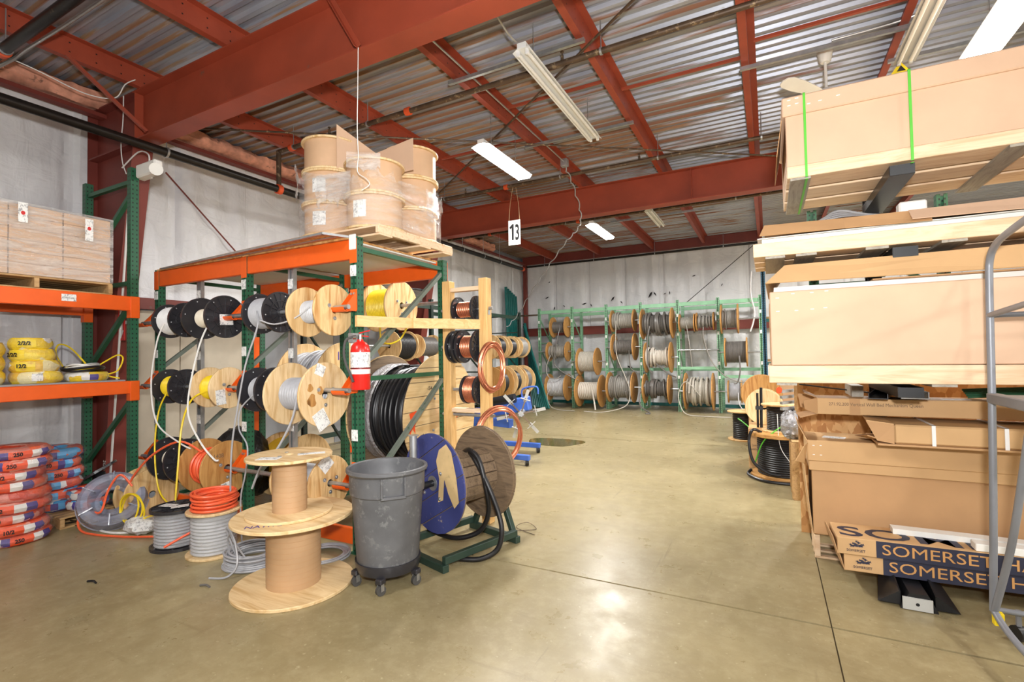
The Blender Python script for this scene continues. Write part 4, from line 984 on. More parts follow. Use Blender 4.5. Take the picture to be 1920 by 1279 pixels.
spec = [(1, -6.22, -5.7, 2.6, .33, .18, 'c_dgrey', 0, 'top', 'a dark grey'), (2, -6.37, -5.7, 1.81, .32, .2, 'c_steel', 0, 'middle', 'a grey brown'), (3, -6.39, -5.72, .66, .43, .3, 'c_lgrey', 0, 'bottom', 'a smooth pale grey'),
        (4, -5.32, -4.72, 1.48, .43, .32, 'c_warm', 1, 'upper', 'a pale grey'), (5, -5.36, -4.6, .56, .5, .28, 'c_beige', 1, 'lower', 'a thick off white'),
        (6, -4.24, -3.54, 2.71, .335, .24, 'c_steel', 2, 'top', 'a grey'), (7, -4.21, -3.54, 1.91, .41, .22, 'c_dgrey', 2, 'middle', 'a dark brown grey'), (8, -4.37, -3.6, .69, .46, .34, 'c_mgrey', 2, 'bottom', 'a warm grey'),
        (9, -3.32, -2.44, 2.58, .45, .29, 'c_dgrey', 3, 'top', 'a thick dark grey'), (10, -3.24, -2.5, 1.58, .45, .26, 'c_beige', 3, 'middle', 'an untidy cream'), (11, -3.3, -2.56, .66, .44, .25, 'c_dgrey', 3, 'bottom', 'a charcoal'),
        (121, -2.26, -1.83, 2.56, .26, .17, 'c_steel', 4, 'top left', 'a small grey'), (122, -1.8, -1.32, 2.58, .26, .17, 'c_mgrey', 4, 'top right', 'a small brown grey'),
        (15, -2.14, -1.38, .6, .53, .37, 'c_warm', 4, 'bottom', 'the largest tangled grey'),
        (13, -1.15, -.7, 2.62, .41, .26, 'c_mgrey', 5, 'top', 'a brown grey'), (14, -1.07, -.5, 1.7, .4, .3, 'c_dgrey', 5, 'middle', 'a striped dark'), (16, -1.02, -.66, .61, .31, .25, 'c_grey', 5, 'bottom', 'a small smooth grey')]
mr = {}
for k, x0, x1, z, Rf, rc, cab, ci, lev, adj in spec:
    art, rest = adj.split(' ', 1)
    mr[k] = reel('wooden reel of %s cable, %s of the %s mint rack column' % (rest, lev, colw[ci]), ((x0 + x1) / 2, 14.9, z), 'X', x1 - x0, Rf, rc, cab, 'ply_dark', 12 if k not in (14,) else 15, G3, messy=3 if k in (9, 10, 15, 122, 11) else (1 if k in (2, 6, 13, 8) else 0), t=.03)
for i, z in ((0, 2.6), (0, 1.81), (0, .66), (1, 1.48), (1, .56), (2, 2.71), (2, 1.91), (2, .69), (3, 2.6), (3, 1.58), (3, .66), (4, 2.57), (4, 1.78), (4, .6), (5, 2.62), (5, 1.7), (5, .61)):
    lvl = 'top' if z > 2.2 else 'middle' if z > 1.2 else 'bottom'
    o = MB().cyl((MX[i] + .0, 14.9, z), (MX[i + 1] - .0, 14.9, z), .02, 8).build('axle_pipe', 'galv', smooth=True); tag(o, 'grey axle pipe at the %s of the %s column of the mint rack' % (lvl, colw[i]), 'pipe', 'axle pipes of the mint rack')
T = lambda k, pts, r, m: tail(mr[k], pts, r, m)
T(1, [(-5.9, 14.73, 2.6), (-5.95, 14.6, 2.2), (-6.05, 14.55, 1.5), (-5.9, 14.55, 1.25), (-5.5, 14.6, 1.0), (-5.3, 14.65, .9)], .016, 'c_dgrey')
T(2, [(-6.25, 14.72, 1.7), (-6.35, 14.6, 1.3), (-6.25, 14.55, 1.0), (-6.0, 14.55, .95), (-5.85, 14.6, 1.05)], .016, 'c_steel')
T(3, [(-6.2, 14.62, .66), (-6.3, 14.5, .4), (-6.1, 14.3, .1), (-5.7, 14.1, .02), (-5.2, 14.0, .02)], .013, 'c_warm')
T(5, [(-4.85, 14.62, .6), (-4.75, 14.5, .3), (-4.68, 14.4, .02)], .025, 'c_beige')
T(6, [(-4.05, 14.65, 2.7), (-4.05, 14.55, 2.1), (-4.0, 14.5, 1.6), (-3.75, 14.45, 1.0), (-3.62, 14.4, .6), (-3.7, 14.2, .2), (-4.3, 14.0, .02), (-4.9, 14.0, .02)], .013, 'c_warm')
T(7, [(-3.7, 14.72, 1.8), (-3.65, 14.6, 1.4), (-3.6, 14.55, 1.25), (-3.45, 14.6, 1.15)], .018, 'c_dgrey')
T(9, [(-3.05, 14.6, 2.5), (-3.1, 14.5, 2.1), (-3.1, 14.45, 1.4), (-3.0, 14.45, 1.15)], .02, 'c_dgrey')
T(10, [(-2.9, 14.65, 1.4), (-2.7, 14.5, 1.25), (-2.5, 14.45, 1.1), (-2.35, 14.6, 1.02)], .02, 'c_dgrey')
T(11, [(-3.25, 14.7, .8), (-3.35, 14.5, .5), (-3.3, 14.3, .2), (-3.0, 14.1, .03), (-3.1, 14.0, .02)], .022, 'c_dgrey')
T(121, [(-2.05, 14.74, 2.5), (-1.98, 14.6, 2.1), (-1.92, 14.55, 1.6), (-1.9, 14.55, 1.3)], .012, 'c_steel')
T(122, [(-1.6, 14.74, 2.4), (-1.58, 14.6, 2.1), (-1.4, 14.5, 1.5), (-1.1, 14.5, 1.1), (-.7, 14.5, .9), (-.35, 14.55, .95)], .015, 'c_mgrey')
T(15, [(-1.7, 14.5, .5), (-2.05, 14.4, .9), (-2.25, 14.4, .6), (-2.2, 14.2, .3), (-2.0, 14.0, .05), (-1.5, 13.9, .02), (-.9, 13.9, .02)], .013, 'c_warm')
T(14, [(-.7, 14.62, 1.6), (-.68, 14.5, 1.2), (-.75, 14.5, .9), (-.85, 14.5, .85)], .02, 'c_dgrey')
T(16, [(-.75, 14.65, .6), (-.72, 14.5, .3), (-.55, 14.4, .05)], .014, 'c_lgrey')
o = MB().tube([(-.35, 14.94, 3.9), (-.38, 14.9, 3.3), (-.3, 14.9, 2.8), (-.34, 14.9, 2.5), (-.42, 14.88, 2.25)], .02, 5).build('hanging_strap', 'strap_white', smooth=True); tag(o, 'white strap hanging at the right end of the mint rack', 'strap')

# ================================================================== DARK RACK ALONG THE LEFT WALL
rd = thing('reel_rack', 'dark green reel rack along the left wall behind the wood frame', 'rack', (-7.1, 10, 0))
DY = (6.3, 8.85, 11.05, 13.2)
for y in DY:
    for x in (-6.6, -7.6): upright(rd, x, y, 3.0 if y > 7 else 3.0, 'dark_post', 1, foot=True)
    for z0, z1 in ((2.9, 2.9), (2.4, 2.4), (.3, 1.3), (1.3, 2.3), (1.3, 1.3)): MB().bar((-6.64, y, z0), (-7.56, y, z1), .035, .035).build('frame_brace', 'dark_green', rd)
for a, b in zip(DY, DY[1:]):
    for x in (-6.6, -7.6):
        for z in (2.78, .2): MB().box(x - .02, x + .02, a + .04, b - .04, z, z + .09).build('tie_beam', 'dark_green', rd)
MB().box(-7.6, -6.6, DY[0], DY[1], 2.872, 2.885).build('shelf_board', 'osb', rd)
for i, (a, b) in enumerate(zip(DY, DY[1:])):
    for z in (1.95, 1.0):
        o = MB().cyl((-6.45, a - .05, z), (-6.45, b + .05, z), .022, 10).build('axle_pipe', 'galv', smooth=True); tag(o, '%s galvanised axle pipe in the %s bay of the dark rack' % ('upper' if z > 1.5 else 'lower', ('near', 'middle', 'far')[i]), 'pipe', 'axle pipes of the dark rack')
for y in DY:
    for z in (1.95, 1.0):
        MB().box(-6.56, -6.41, y - .035, y + .035, z - .06, z - .022).build('axle_bracket', 'orange_paint', rd, bev=.006)
G4 = 'reels on the dark rack'
for (lab, y0, y1, z, Rf, rc, cab, st) in (('wooden reel of black cable seen left below the yellow reel', 7.3, 7.85, 1.95, .3, .26, 'c_black', 'ply'), ('wooden reel with a nearly empty dark winding below the yellow reel', 8.1, 8.7, 1.95, .25, .2, 'c_dgrey', 'ply'),
        ('wooden reel of black cable, nearest on the upper row beyond the wood frame', 11.2, 11.65, 1.95, .32, .25, 'c_black', 'ply'), ('wooden reel of black cable, middle of the upper row beyond the wood frame', 11.85, 12.3, 1.95, .31, .24, 'c_black', 'ply'),
        ('wooden reel of grey cable, farthest on the upper row beyond the wood frame', 12.5, 13.0, 1.95, .31, .26, 'c_mgrey', 'ply'), ('large wooden reel of black cable, nearest on the lower row beyond the wood frame', 11.2, 11.7, 1.0, .43, .3, 'c_black', 'ply_dark'),
        ('large wooden reel of black cable, middle of the lower row beyond the wood frame', 11.9, 12.4, 1.0, .44, .32, 'c_black', 'ply'), ('large wooden reel of dark green cable at the far end of the lower row', 12.56, 13.06, 1.0, .43, .34, 'c_dgrey', 'ply')):
    reel(lab, (-6.45, (y0 + y1) / 2, z), 'Y', y1 - y0, Rf, rc, cab, st, 12, G4, bolts=True)
for lab, y, hh, Rf, rc, cab, st in (('black plastic reel standing on the dark rack behind the yellow reel', 7.1, .38, .3, .26, 'c_black', 'black'), ('reel of grey cable standing on the dark rack behind the yellow reel', 7.82, .42, .32, .29, 'c_mgrey', 'black'), ('tagged reel of dark grey cable standing at the end of the dark rack top', 8.55, .32, .3, .28, 'c_dgrey', 'black')):
    reel(lab, (-6.95, y, 2.886 + hh / 2), 'Z', hh, Rf, rc, cab, st, 10, G4)
# teal bars in the corner
for k in range(9):
    y = 14.2 + .04 * k; x = -6.12 - .085 * k
    o = MB().bar((x, y, .03), (-7.32 - .035 * k, 15.0 + .09 * k, 2.7 + .12 * math.sin(k * 2.3)), .05, .07).build('steel_bar', 'teal_paint'); tag(o, 'long teal steel bar leaning in the bundle in the back left corner', 'bar', 'teal bars leaning in the corner')
for k in range(6):
    o = MB().bar((-7.55, 14.42 + .14 * k, .03), (-7.72, 14.5 + .14 * k, 4.0 - .05 * k), .08, .07).build('steel_bar', 'teal_paint'); tag(o, 'tall teal steel bar standing upright against the left wall near the corner', 'bar', 'tall teal bars against the wall')
# ================================================================== LEFT RACK LOAD
def pallet(label, x0, x1, y0, y1, z0, h=.12, along='Y', mat='pallet_wood', nb=6):
    t = thing('wood_pallet', label, 'pallet', ((x0 + x1) / 2, (y0 + y1) / 2, z0), None)
    def slab(a0, a1, b0, b1, za, zb, nm):
        if along == 'Y': MB().box(b0, b1, a0, a1, za, zb).build(nm, mat, t, bev=.003)
        else: MB().box(a0, a1, b0, b1, za, zb).build(nm, mat, t, bev=.003)
    A0, A1, B0, B1 = (y0, y1, x0, x1) if along == 'Y' else (x0, x1, y0, y1)
    for k in range(3):
        a = A0 + (A1 - A0 - .04) * k / 2; slab(a, a + .04, B0, B1, z0 + .018, z0 + h - .018, 'stringer')
    wv = (B1 - B0) / nb
    for k in range(nb): slab(A0, A1, B0 + k * wv + .01, B0 + (k + 1) * wv - .01, z0 + h - .018, z0 + h, 'deck_plank')
    for k in (0, nb // 2, nb - 1): slab(A0, A1, B0 + k * wv + .01, B0 + (k + 1) * wv - .01, z0, z0 + .018, 'base_plank')
    return t
pallet('wood pallet under the shrink wrapped cartons on the left rack', -7.3, -6.33, 1.5, 2.76, 2.47, .13)
t = thing('wrapped_load', 'shrink wrapped block of brown cartons on the left rack top shelf', 'cartons', (-6.82, 2.12, 2.601))
for lv in range(6):
    for i in range(2):
        for j in range(3):
            a = -7.28 + i * .47 + random.uniform(0, .006); b = 1.52 + j * .41; z = 2.602 + lv * .113
            MB().box(a, a + .462, b, b + .402, z, z + .111).build('carton', 'kraft', t, bev=.004)
m = MB(); nx, ny, nz = 10, 14, 8
def shell(m, x0, x1, y0, y1, z0, z1, amp, sd, top=True, n_=10):
    # loose film around a block: four wrinkled sides and a top
    def grid(f, na, nb):
        i0 = len(m.v)
        for i in range(na + 1):
            for k in range(nb + 1):
                p, nrm = f(i / na, k / nb); e = min(i / na, 1 - i / na, .5) * 2
                d = amp * (.25 + noise.noise(V(p) * 7 + V((sd, 0, 0))) * .5 + .25) * min(1, e * 4)
                m.v.append(tuple(V(p) + V(nrm) * d))
        for i in range(na):
            for k in range(nb): q = i0 + i * (nb + 1) + k; m.f.append((q, q + nb + 1, q + nb + 2, q + 1))
    grid(lambda a, b: ((x1, y0 + (y1 - y0) * a, z0 + (z1 - z0) * b), (1, 0, 0)), n_ * 2, n_)
    grid(lambda a, b: ((x0, y0 + (y1 - y0) * a, z0 + (z1 - z0) * b), (-1, 0, 0)), n_ * 2, n_)
    grid(lambda a, b: ((x0 + (x1 - x0) * a, y0, z0 + (z1 - z0) * b), (0, -1, 0)), n_ * 2, n_)
    grid(lambda a, b: ((x0 + (x1 - x0) * a, y1, z0 + (z1 - z0) * b), (0, 1, 0)), n_ * 2, n_)
    if top: grid(lambda a, b: ((x0 + (x1 - x0) * a, y0 + (y1 - y0) * b, z1), (0, 0, 1)), n_, n_)
    return m
shell(m, -7.3, -6.325, 1.5, 2.76, 2.6, 3.295, .02, 5).build('stretch_film', 'shrink_wrap', t, smooth=True)
for yy, z0, z1 in ((2.5, 3.02, 3.25), (1.98, 3.1, 3.29)):
    o = MB().box(-6.302, -6.300, yy, yy + .07, z0, z1).build('shipping_label', 'label_print', t)
    m = MB(); m.v = [(-6.2985, yy + .035 + .016 * math.cos(a), z1 - .1 + .02 * math.sin(a)) for a in [2 * PI * k / 14 for k in range(14)]]; m.f = [tuple(range(14))]; m.build('red_dot', 'sign_red', o)

def coil_pack(label, c, Ro, h, mat, group, seed, ztilt=0, lab=None, cat='cable bag', ink=None):
    """one coil of building cable shrink-wrapped in printed film"""
    t = thing('cable_coil_bag', label, cat, c, group); m = MB(); nu, nv = 44, 14; rt = h / 2
    for i in range(nu):
        a = 2 * PI * i / nu
        for k in range(nv):
            b = 2 * PI * k / nv; r = Ro - (Ro * .34) + (Ro * .34) * math.cos(b); z = rt * math.sin(b)
            z = max(-rt * .86, min(rt * .86, z * 1.12))
            d = 1 + .05 * noise.noise((math.cos(a) * 4 + seed, math.sin(a) * 4, z * 20)) + .035 * noise.noise((math.cos(a) * 9 + seed, math.sin(a) * 9, b * 2))
            m.v.append((c[0] + math.cos(a) * r * d, c[1] + math.sin(a) * r * d, c[2] + rt * .86 + z * d + ztilt * math.cos(a) * r))
    for i in range(nu):
        for k in range(nv): m.f.append((i * nv + k, ((i + 1) % nu) * nv + k, ((i + 1) % nu) * nv + (k + 1) % nv, i * nv + (k + 1) % nv))
    m.build('wrapped_coil', mat, t, smooth=True)
    m = MB(); nu = 48
    for i in range(nu):
        a = 2 * PI * i / nu
        for k, (q, zz) in enumerate(((.7, .1), (.97, .12), (1.05, .3), (1.07, .5), (1.05, .7), (.97, .9), (.7, .93))):
            d = 1 + .05 * abs(noise.noise((math.cos(a) * 7 + seed, math.sin(a) * 7, zz * 5 + seed)))
            m.v.append((c[0] + math.cos(a) * Ro * q * d, c[1] + math.sin(a) * Ro * q * d, c[2] + zz * h * .9 + ztilt * math.cos(a) * Ro * q))
    for i in range(nu):
        for k in range(6): m.f.append((i * 7 + k, ((i + 1) % nu) * 7 + k, ((i + 1) % nu) * 7 + k + 1, i * 7 + k + 1))
    m.build('plastic_wrap', 'bag_clear', t, smooth=True)
    def band(nm, mt, a0, a1, zl, zh):
        m = MB(); n_ = 7
        for k in range(n_ + 1):
            a = a0 + (a1 - a0) * k / n_
            for zz in (zl, (zl + zh) / 2, zh):
                q = abs(zz) / .5; rr_ = Ro * (1 - .12 * q * q) * (1.02 + .035 * noise.noise((math.cos(a) * 4 + seed, math.sin(a) * 4, zz * h * 20))) + .004
                m.v.append((c[0] + math.cos(a) * rr_, c[1] + math.sin(a) * rr_, c[2] + rt * .86 + zz * h * .8 + ztilt * math.cos(a) * Ro))
        for k in range(n_):
            for e in (0, 1): m.f.append((3 * k + e, 3 * k + 3 + e, 3 * k + 4 + e, 3 * k + 1 + e))
        m.build(nm, mt, t, smooth=True)
    if lab:
        a0 = -.95 + .5 * math.sin(seed * 1.9)
        segs = {'o': (('ink_white', .35), ('ink_purple', .22), ('ink_orange', .6), ('ink_white', .3), ('ink_purple', .3)), 'b': (('sky_print', .3), ('ink_orange', .45), ('ink_purple', .25), ('sky_print', .3)), 'y': (('yellow_sign', .8),), 'w': (('label_print', .4),), 'p': (('ink_white', .35), ('ink_purple', .4))}[lab]
        for mt, wa in segs:
            band('printed_band', mt, a0, a0 + wa, -.38 + .08 * math.sin(seed), .36 + .08 * math.sin(seed * 3))
            if ink and (mt in ('ink_orange', 'yellow_sign')):
                a = a0 + wa * .5; p = V((c[0] + math.cos(a) * (Ro * 1.075 + .006), c[1] + math.sin(a) * (Ro * 1.075 + .006), c[2] + rt * .66 + ztilt * math.cos(a) * Ro)); tx = V((-math.sin(a), math.cos(a), 0))
                text_on(ink, t, p - tx * .06, tx, (0, 0, 1), .05, 'ink_black', .9, bold=.002)
            a0 += wa
    return t
GO = 'orange cable bags on the floor'
GY = 'yellow cable bags on the shelf'
ords = ('bottom', 'second', 'third', 'fourth', 'fifth', 'sixth', 'seventh', 'eighth', 'top')
for k in range(9):
    coil_pack('orange wrapped cable coil, %s in the nine high floor stack' % (ords[k] + (' from bottom' if 0 < k < 8 else '')), (-6.68 + .02 * math.sin(k * 2.1), 2.06 + .025 * math.cos(k * 1.7), .102 * k), .285 + .012 * math.sin(k * 2.7), .125, 'wrap_orange', GO, k * 3.1, lab='o' if k != 4 else None, ink=('250', '10/2', '250', '10/2', None, '250', '10/2', '250', '250')[k])
for k in range(6):
    coil_pack('blue and orange cable coil, %s in the six high wall stack' % (('bottom', 'second from bottom', 'third from bottom', 'third from top', 'second from top', 'top')[k]), (-7.14 + .012 * math.sin(k * 3), 2.56 + .015 * math.cos(k * 2.3), .125 + .113 * k), .25, .13, 'wrap_blue' if k != 3 else 'wrap_orange', GO, k * 5.3 + 2, ztilt=-.03 * (k == 5), lab='b', ink='250' if k >= 2 else None)
for k in range(2):
    coil_pack('orange and blue cable bag on the floor pallet, %s of two' % (('lower', 'upper')[k]), (-6.86, 2.78 - .02, .125 + .11 * k), .2, .125, 'wrap_blue', GO, k * 7.3 + 9, lab='p')
pallet('worn wood pallet on the floor under the blue and orange cable bags', -7.3, -6.6, 2.42, 2.9, 0, .12)
for k in range(4):
    coil_pack('yellow wrapped cable coil, %s of four stacked on the left rack' % (('bottom', 'second from bottom', 'third from bottom', 'top')[k]), (-6.6, 2.22 - .015 * k, 1.546 + .112 * k), .205 - .012 * k, .135, 'wrap_yellow', GY, k * 4.1 + 1, lab='y' if k else 'w', ink=(None, '12/2', '2/2/2', '2/2/2')[k])
for k in range(3):
    coil_pack('yellow wrapped cable coil at the left photo edge, %s of three' % (('bottom', 'middle', 'top')[k]), (-6.62, 1.79, 1.546 + .135 * k), .2, .155, 'wrap_yellow', GY, k * 6.1 + 5, lab='y')
coil_pack('flat yellow cable bag under the black coil on the left rack', (-6.58, 2.63, 1.546), .19, .11, 'wrap_yellow', GY, 31, lab='p')
t = thing('cable_coil', 'loose coil of black, white and yellow cable lying on the yellow bag', 'cable', (-6.58, 2.6, 1.65))
for i, (rr, zz, mt, r_) in enumerate(((.17, .0, 'c_black', .013), (.175, .022, 'c_black', .014), (.15, .03, 'wire_white', .009), (.14, .045, 'wire_white', .009), (.13, .055, 'c_lgrey', .009), (.145, .012, 'c_yellow', .01), (.12, .015, 'c_yellow', .01))):
    pts = [(-6.58 + math.cos(a) * rr * (1 + .04 * math.sin(3 * a + i)), 2.6 + math.sin(a) * rr, 1.665 + zz + .012 * math.sin(2 * a + i)) for a in [2 * PI * k / 16 for k in range(16)]]
    MB().tube(pts, r_, 6, 3, True).build('cable_turn', mt, t, smooth=True)
MB().tube([(-6.6, 2.72, 1.69), (-6.55, 2.8, 1.76), (-6.45, 2.86, 1.82), (-6.38, 2.88, 1.78), (-6.4, 2.84, 1.65), (-6.5, 2.78, 1.6), (-6.45, 2.88, 1.56)], .008, 6).build('loose_end', 'c_yellow', t, smooth=True)
MB().tube([(-6.75, 2.5, 1.68), (-6.95, 2.5, 1.85), (-7.0, 2.55, 1.95), (-6.98, 2.65, 1.9), (-6.85, 2.75, 1.7)], .009, 6).build('loose_end', 'c_yellow', t, smooth=True)

# ================================================================== FLOOR IN FRONT OF THE RACKS
r = reel('empty black plastic reel tipped over by the red column', (-7.02, 3.12, .3), 'Z', .42, .22, .07, 'c_black', 'black', 4, None, rot=(R(24), R(-20), 0))
reel('plywood reel of clear jacketed cable behind the grey plastic shell', (-6.17, 3.02, .28), 'X', .22, .28, .2, 'c_lgrey', 'ply', 8, None)
t = thing('coil_shell', 'translucent grey plastic coil shell leaning against the wood reel', 'plastic shell', (-6.3, 2.72, 0))
prf = [(.105, .03), (.115, .0), (.13, -.01), (.15, .0), (.17, .05), (.2, .085), (.25, .095), (.285, .075), (.3, .03), (.305, -.02), (.315, -.025)]
m = MB().lathe(prf, axis='Z', seg=40); m.rotate(Matrix.Translation((-6.22, 2.72, .275)) @ Matrix.Rotation(R(-32), 4, 'Z') @ Matrix.Rotation(R(58), 4, 'Y')); m.build('shell', 'dome_clear', t, smooth=True)
m = MB()
for a in range(0, 360, 60):
    m = MB().bar((math.cos(R(a)) * .17, math.sin(R(a)) * .17, .055), (math.cos(R(a)) * .29, math.sin(R(a)) * .29, .055), .012, .09)
    m.rotate(Matrix.Translation((-6.22, 2.72, .275)) @ Matrix.Rotation(R(-32), 4, 'Z') @ Matrix.Rotation(R(58), 4, 'Y')); m.build('rib', 'dome_clear', t)
def floor_cable(name, label, mat, pts, r, cat='cable'):
    o = MB().tube(pts, r, 6, 7).build(name, mat, smooth=True); tag(o, label, cat); return o
floor_cable('loose_cable', 'white cable looping on the floor below the plastic shell', 'wire_white', [(-6.7, 2.98, .35), (-6.75, 2.8, .25), (-6.72, 2.72, .1), (-6.7, 2.7, .012), (-6.4, 2.62, .012), (-6.1, 2.58, .012), (-5.9, 2.62, .012), (-5.7, 2.75, .012)], .012)
floor_cable('loose_cable', 'black and yellow wire tangle on the floor by the pallet', 'c_black', [(-7.0, 2.55, .01), (-6.85, 2.52, .01), (-6.7, 2.6, .012), (-6.6, 2.56, .01), (-6.75, 2.5, .012), (-6.9, 2.58, .012), (-6.62, 2.62, .02), (-6.45, 2.6, .01)], .005)
floor_cable('loose_cable', 'orange cable looping over the plastic shell to the floor', 'c_orange', [(-6.05, 2.82, .42), (-6.12, 2.74, .55), (-6.18, 2.66, .4), (-6.15, 2.58, .2), (-6.3, 2.52, .22), (-6.42, 2.5, .1), (-6.3, 2.48, .02), (-6.05, 2.5, .012), (-5.7, 2.6, .012), (-5.4, 2.72, .02)], .011)
t = thing('cable_bag', 'white printed bag with a loose yellow cable loop on the floor', 'cable bag', (-5.78, 2.78, 0))
lump('x', 0, (-5.75, 2.76, .07), .2, .13, .085, .2, 6).build('bag', 'label_print', t, smooth=True)
for k in range(3):
    c0 = V((-5.92 + .02 * k, 2.74, .22)); pts = [c0 + V((math.cos(a) * (.15 + .012 * k), .03 * math.sin(a + k), math.sin(a) * (.14 + .01 * k))) for a in [2 * PI * i / 14 for i in range(14)]]
    MB().tube(pts, .009, 6, 3, True).build('cable_turn', 'c_yellow', t, smooth=True)
MB().tube([(-5.8, 2.74, .1), (-5.65, 2.76, .16), (-5.5, 2.78, .2), (-5.35, 2.8, .22)], .009, 6).build('loose_end', 'c_yellow', t)
g1 = reel('standing reel of film wrapped grey cable with black flanges on the floor', (-5.02, 2.72, .185), 'Z', .37, .225, .19, 'c_grey', 'black', 11, 'standing reels on the floor')
inst('stretch_film', MB().lathe([(.195, -.15), (.199, -.1), (.196, 0), (.2, .08), (.196, .15)], axis='Z', seg=30).mesh('stretch_film', 'shrink_clear', smooth=True), g1, (0, 0, .185))
for a, x, y in ((.3, -.06, -.05), (1.0, .07, -.02)):
    inst('paper_tag', MB().box(-.07, .07, -.045, .045, 0, .002).mesh('paper_tag', 'label_print'), g1, (x, y, .378), (0, 0, a))
MB().tube([(-4.72, 2.86, .22), (-4.8, 2.66, .14), (-4.87, 2.52, .07)], .011, 6).build('loose_end', 'c_orange', g1)
g2 = reel('standing reel of film wrapped grey cable with wood flanges under the orange coil', (-4.52, 2.76, .2), 'Z', .4, .225, .185, 'c_lgrey', 'ply_top', 12, 'standing reels on the floor')
inst('stretch_film', MB().lathe([(.19, -.17), (.194, -.1), (.191, 0), (.195, .1), (.191, .17)], axis='Z', seg=30).mesh('stretch_film', 'shrink_clear', smooth=True), g2, (0, 0, .2))
def loose_coil(label, c, rr, n_, r_, mat, hgt, cat='cable', sq=1.0, name='cable_coil', tilt=0):
    t = thing(name, label, cat, (c[0], c[1], c[2]))
    for i in range(n_):
        a0 = random.random() * 6.28; R_ = rr * random.uniform(.78, 1.05); cx, cy = random.uniform(-.02, .02), random.uniform(-.02, .02); zz = r_ + (hgt - 2 * r_) * (i / max(1, n_ - 1)) ** .9; tl = random.uniform(-.07, .07) if zz > .05 else 0
        pts = [(c[0] + cx + math.cos(a) * R_ * (1 + .05 * math.sin(2 * a + a0)), c[1] + cy + math.sin(a) * R_ * sq, max(c[2] + r_, c[2] + zz + tl * R_ * math.cos(a + a0) + tilt * math.cos(a) * R_)) for a in [2 * PI * k / 14 for k in range(14)]]
        MB().tube(pts, r_, 6, 3, True).build('cable_turn', mat, t, smooth=True)
    return t
loose_coil('thick coil of orange cable piled on the standing wood flanged reel', (-4.52, 2.76, .401), .175, 22, .011, 'c_orange', .16)
t = loose_coil('loose coil of grey cable on the floor left of the bare spools', (-3.98, 2.78, 0), .225, 18, .0095, 'c_grey', .13)
MB().tube([(-3.85, 2.62, .1), (-3.92, 2.56, .25), (-4.0, 2.58, .3), (-4.1, 2.62, .22), (-4.12, 2.64, .08), (-4.14, 2.6, .02)], .008, 6).build('loose_end', 'c_grey', t, smooth=True)
MB().tube([(-4.05, 2.66, .08), (-4.08, 2.6, .3), (-4.03, 2.58, .34), (-3.9, 2.55, .26), (-3.83, 2.52, .1), (-3.87, 2.46, .02), (-4.0, 2.4, .012)], .008, 6).build('loose_end', 'c_grey', t, smooth=True)
loose_coil('loose coil of grey cable on the floor behind the bare spools', (-3.5, 3.1, 0), .22, 7, .0095, 'c_grey', .05)

# bare wooden spools
def spool(label, c, Rf, rd, h, t_, flat):
    o = thing('wood_spool', label, 'spool', c, 'bare wooden spools')
    for z0 in (0, h - t_):
        f = MB().lathe([(.035, z0), (Rf - .004, z0), (Rf, z0 + .004), (Rf, z0 + t_ - .004), (Rf - .004, z0 + t_), (.035, z0 + t_)], c, 'Z', 56, True).build('flange', flat, o, smooth=True)
        for k in range(3):
            a = 2 * PI * k / 3 + .6; z = c[2] + z0 + (t_ if z0 else 0)
            if z0: MB().cyl((c[0] + math.cos(a) * Rf * .3, c[1] + math.sin(a) * Rf * .3, z), (c[0] + math.cos(a) * Rf * .3, c[1] + math.sin(a) * Rf * .3, z + .004), .014, 12).build('bolt', 'galv', f)
    d = MB().lathe([(rd, t_), (rd, h - t_)], c, 'Z', 48).build('drum', 'kraft_drum', o, smooth=True)
    nb = int((h - 2 * t_) / .04)
    for k in range(1, nb): MB().lathe([(rd, t_ + k * .04 - .001), (rd + .0012, t_ + k * .04), (rd, t_ + k * .04 + .001)], c, 'Z', 48).build('paper_seam', 'cardboard_dark', d)
    return o
s1 = spool('large bare plywood spool with a kraft paper drum on the floor', (-3.31, 2.64, 0), .44, .197, .55, .025, 'ply_top')
s2 = spool('small bare plywood spool stacked on the large bare spool', (-3.34, 2.63, .551), .315, .125, .45, .022, 'ply_top')
for ww, x, y, a in (((.16, .1), -3.34, 2.45, .5), ((.2, .07), -3.2, 2.72, .85)):
    m = MB().box(-ww[0] / 2, ww[0] / 2, -ww[1] / 2, ww[1] / 2, 0, .002); m.rotate(Matrix.Translation((x, y, 1.0015)) @ Matrix.Rotation(a, 4, 'Z')); m.build('paper_tag', 'label_print', s2)
text_on('NATIVE', s1, (-3.32, 2.23, .5515), (.75, .66, 0), (-.66, .75, 0), .075, 'ink_purple', 1.0)

# ================================================================== TRASH CAN ON A DOLLY
t = thing('trash_can', 'grey round plastic trash can on a wheeled black dolly', 'trash can', (-2.68, 3.0, 0))
cx, cy = -2.68, 3.0
MB().lathe([(0, .17), (.225, .17), (.235, .18), (.272, .70), (.285, .71), (.288, .855), (.302, .86), (.312, .875), (.31, .895), (.298, .9), (.284, .893), (.278, .86), (.276, .72), (.262, .70), (.225, .195), (0, .19)], (cx, cy, 0), 'Z', 48).build('barrel', 'can_grey', t, smooth=True)
for a in (-40, 140):
    ca, sa = math.cos(R(a)), math.sin(R(a)); tx = V((-sa, ca, 0)); nn = V((ca, sa, 0)); b = V((cx, cy, 0)) + nn * .288
    m = MB().bar(b + tx * -.085 + V((0, 0, .71)), b + tx * -.085 + V((0, 0, .86)), .016, .028, up=nn).bar(b + tx * .085 + V((0, 0, .71)), b + tx * .085 + V((0, 0, .86)), .016, .028, up=nn).bar(b + tx * -.093 + V((0, 0, .715)), b + tx * .093 + V((0, 0, .715)), .028, .022, up=(0, 0, 1))
    m.build('handle', 'can_grey', t, bev=.004)
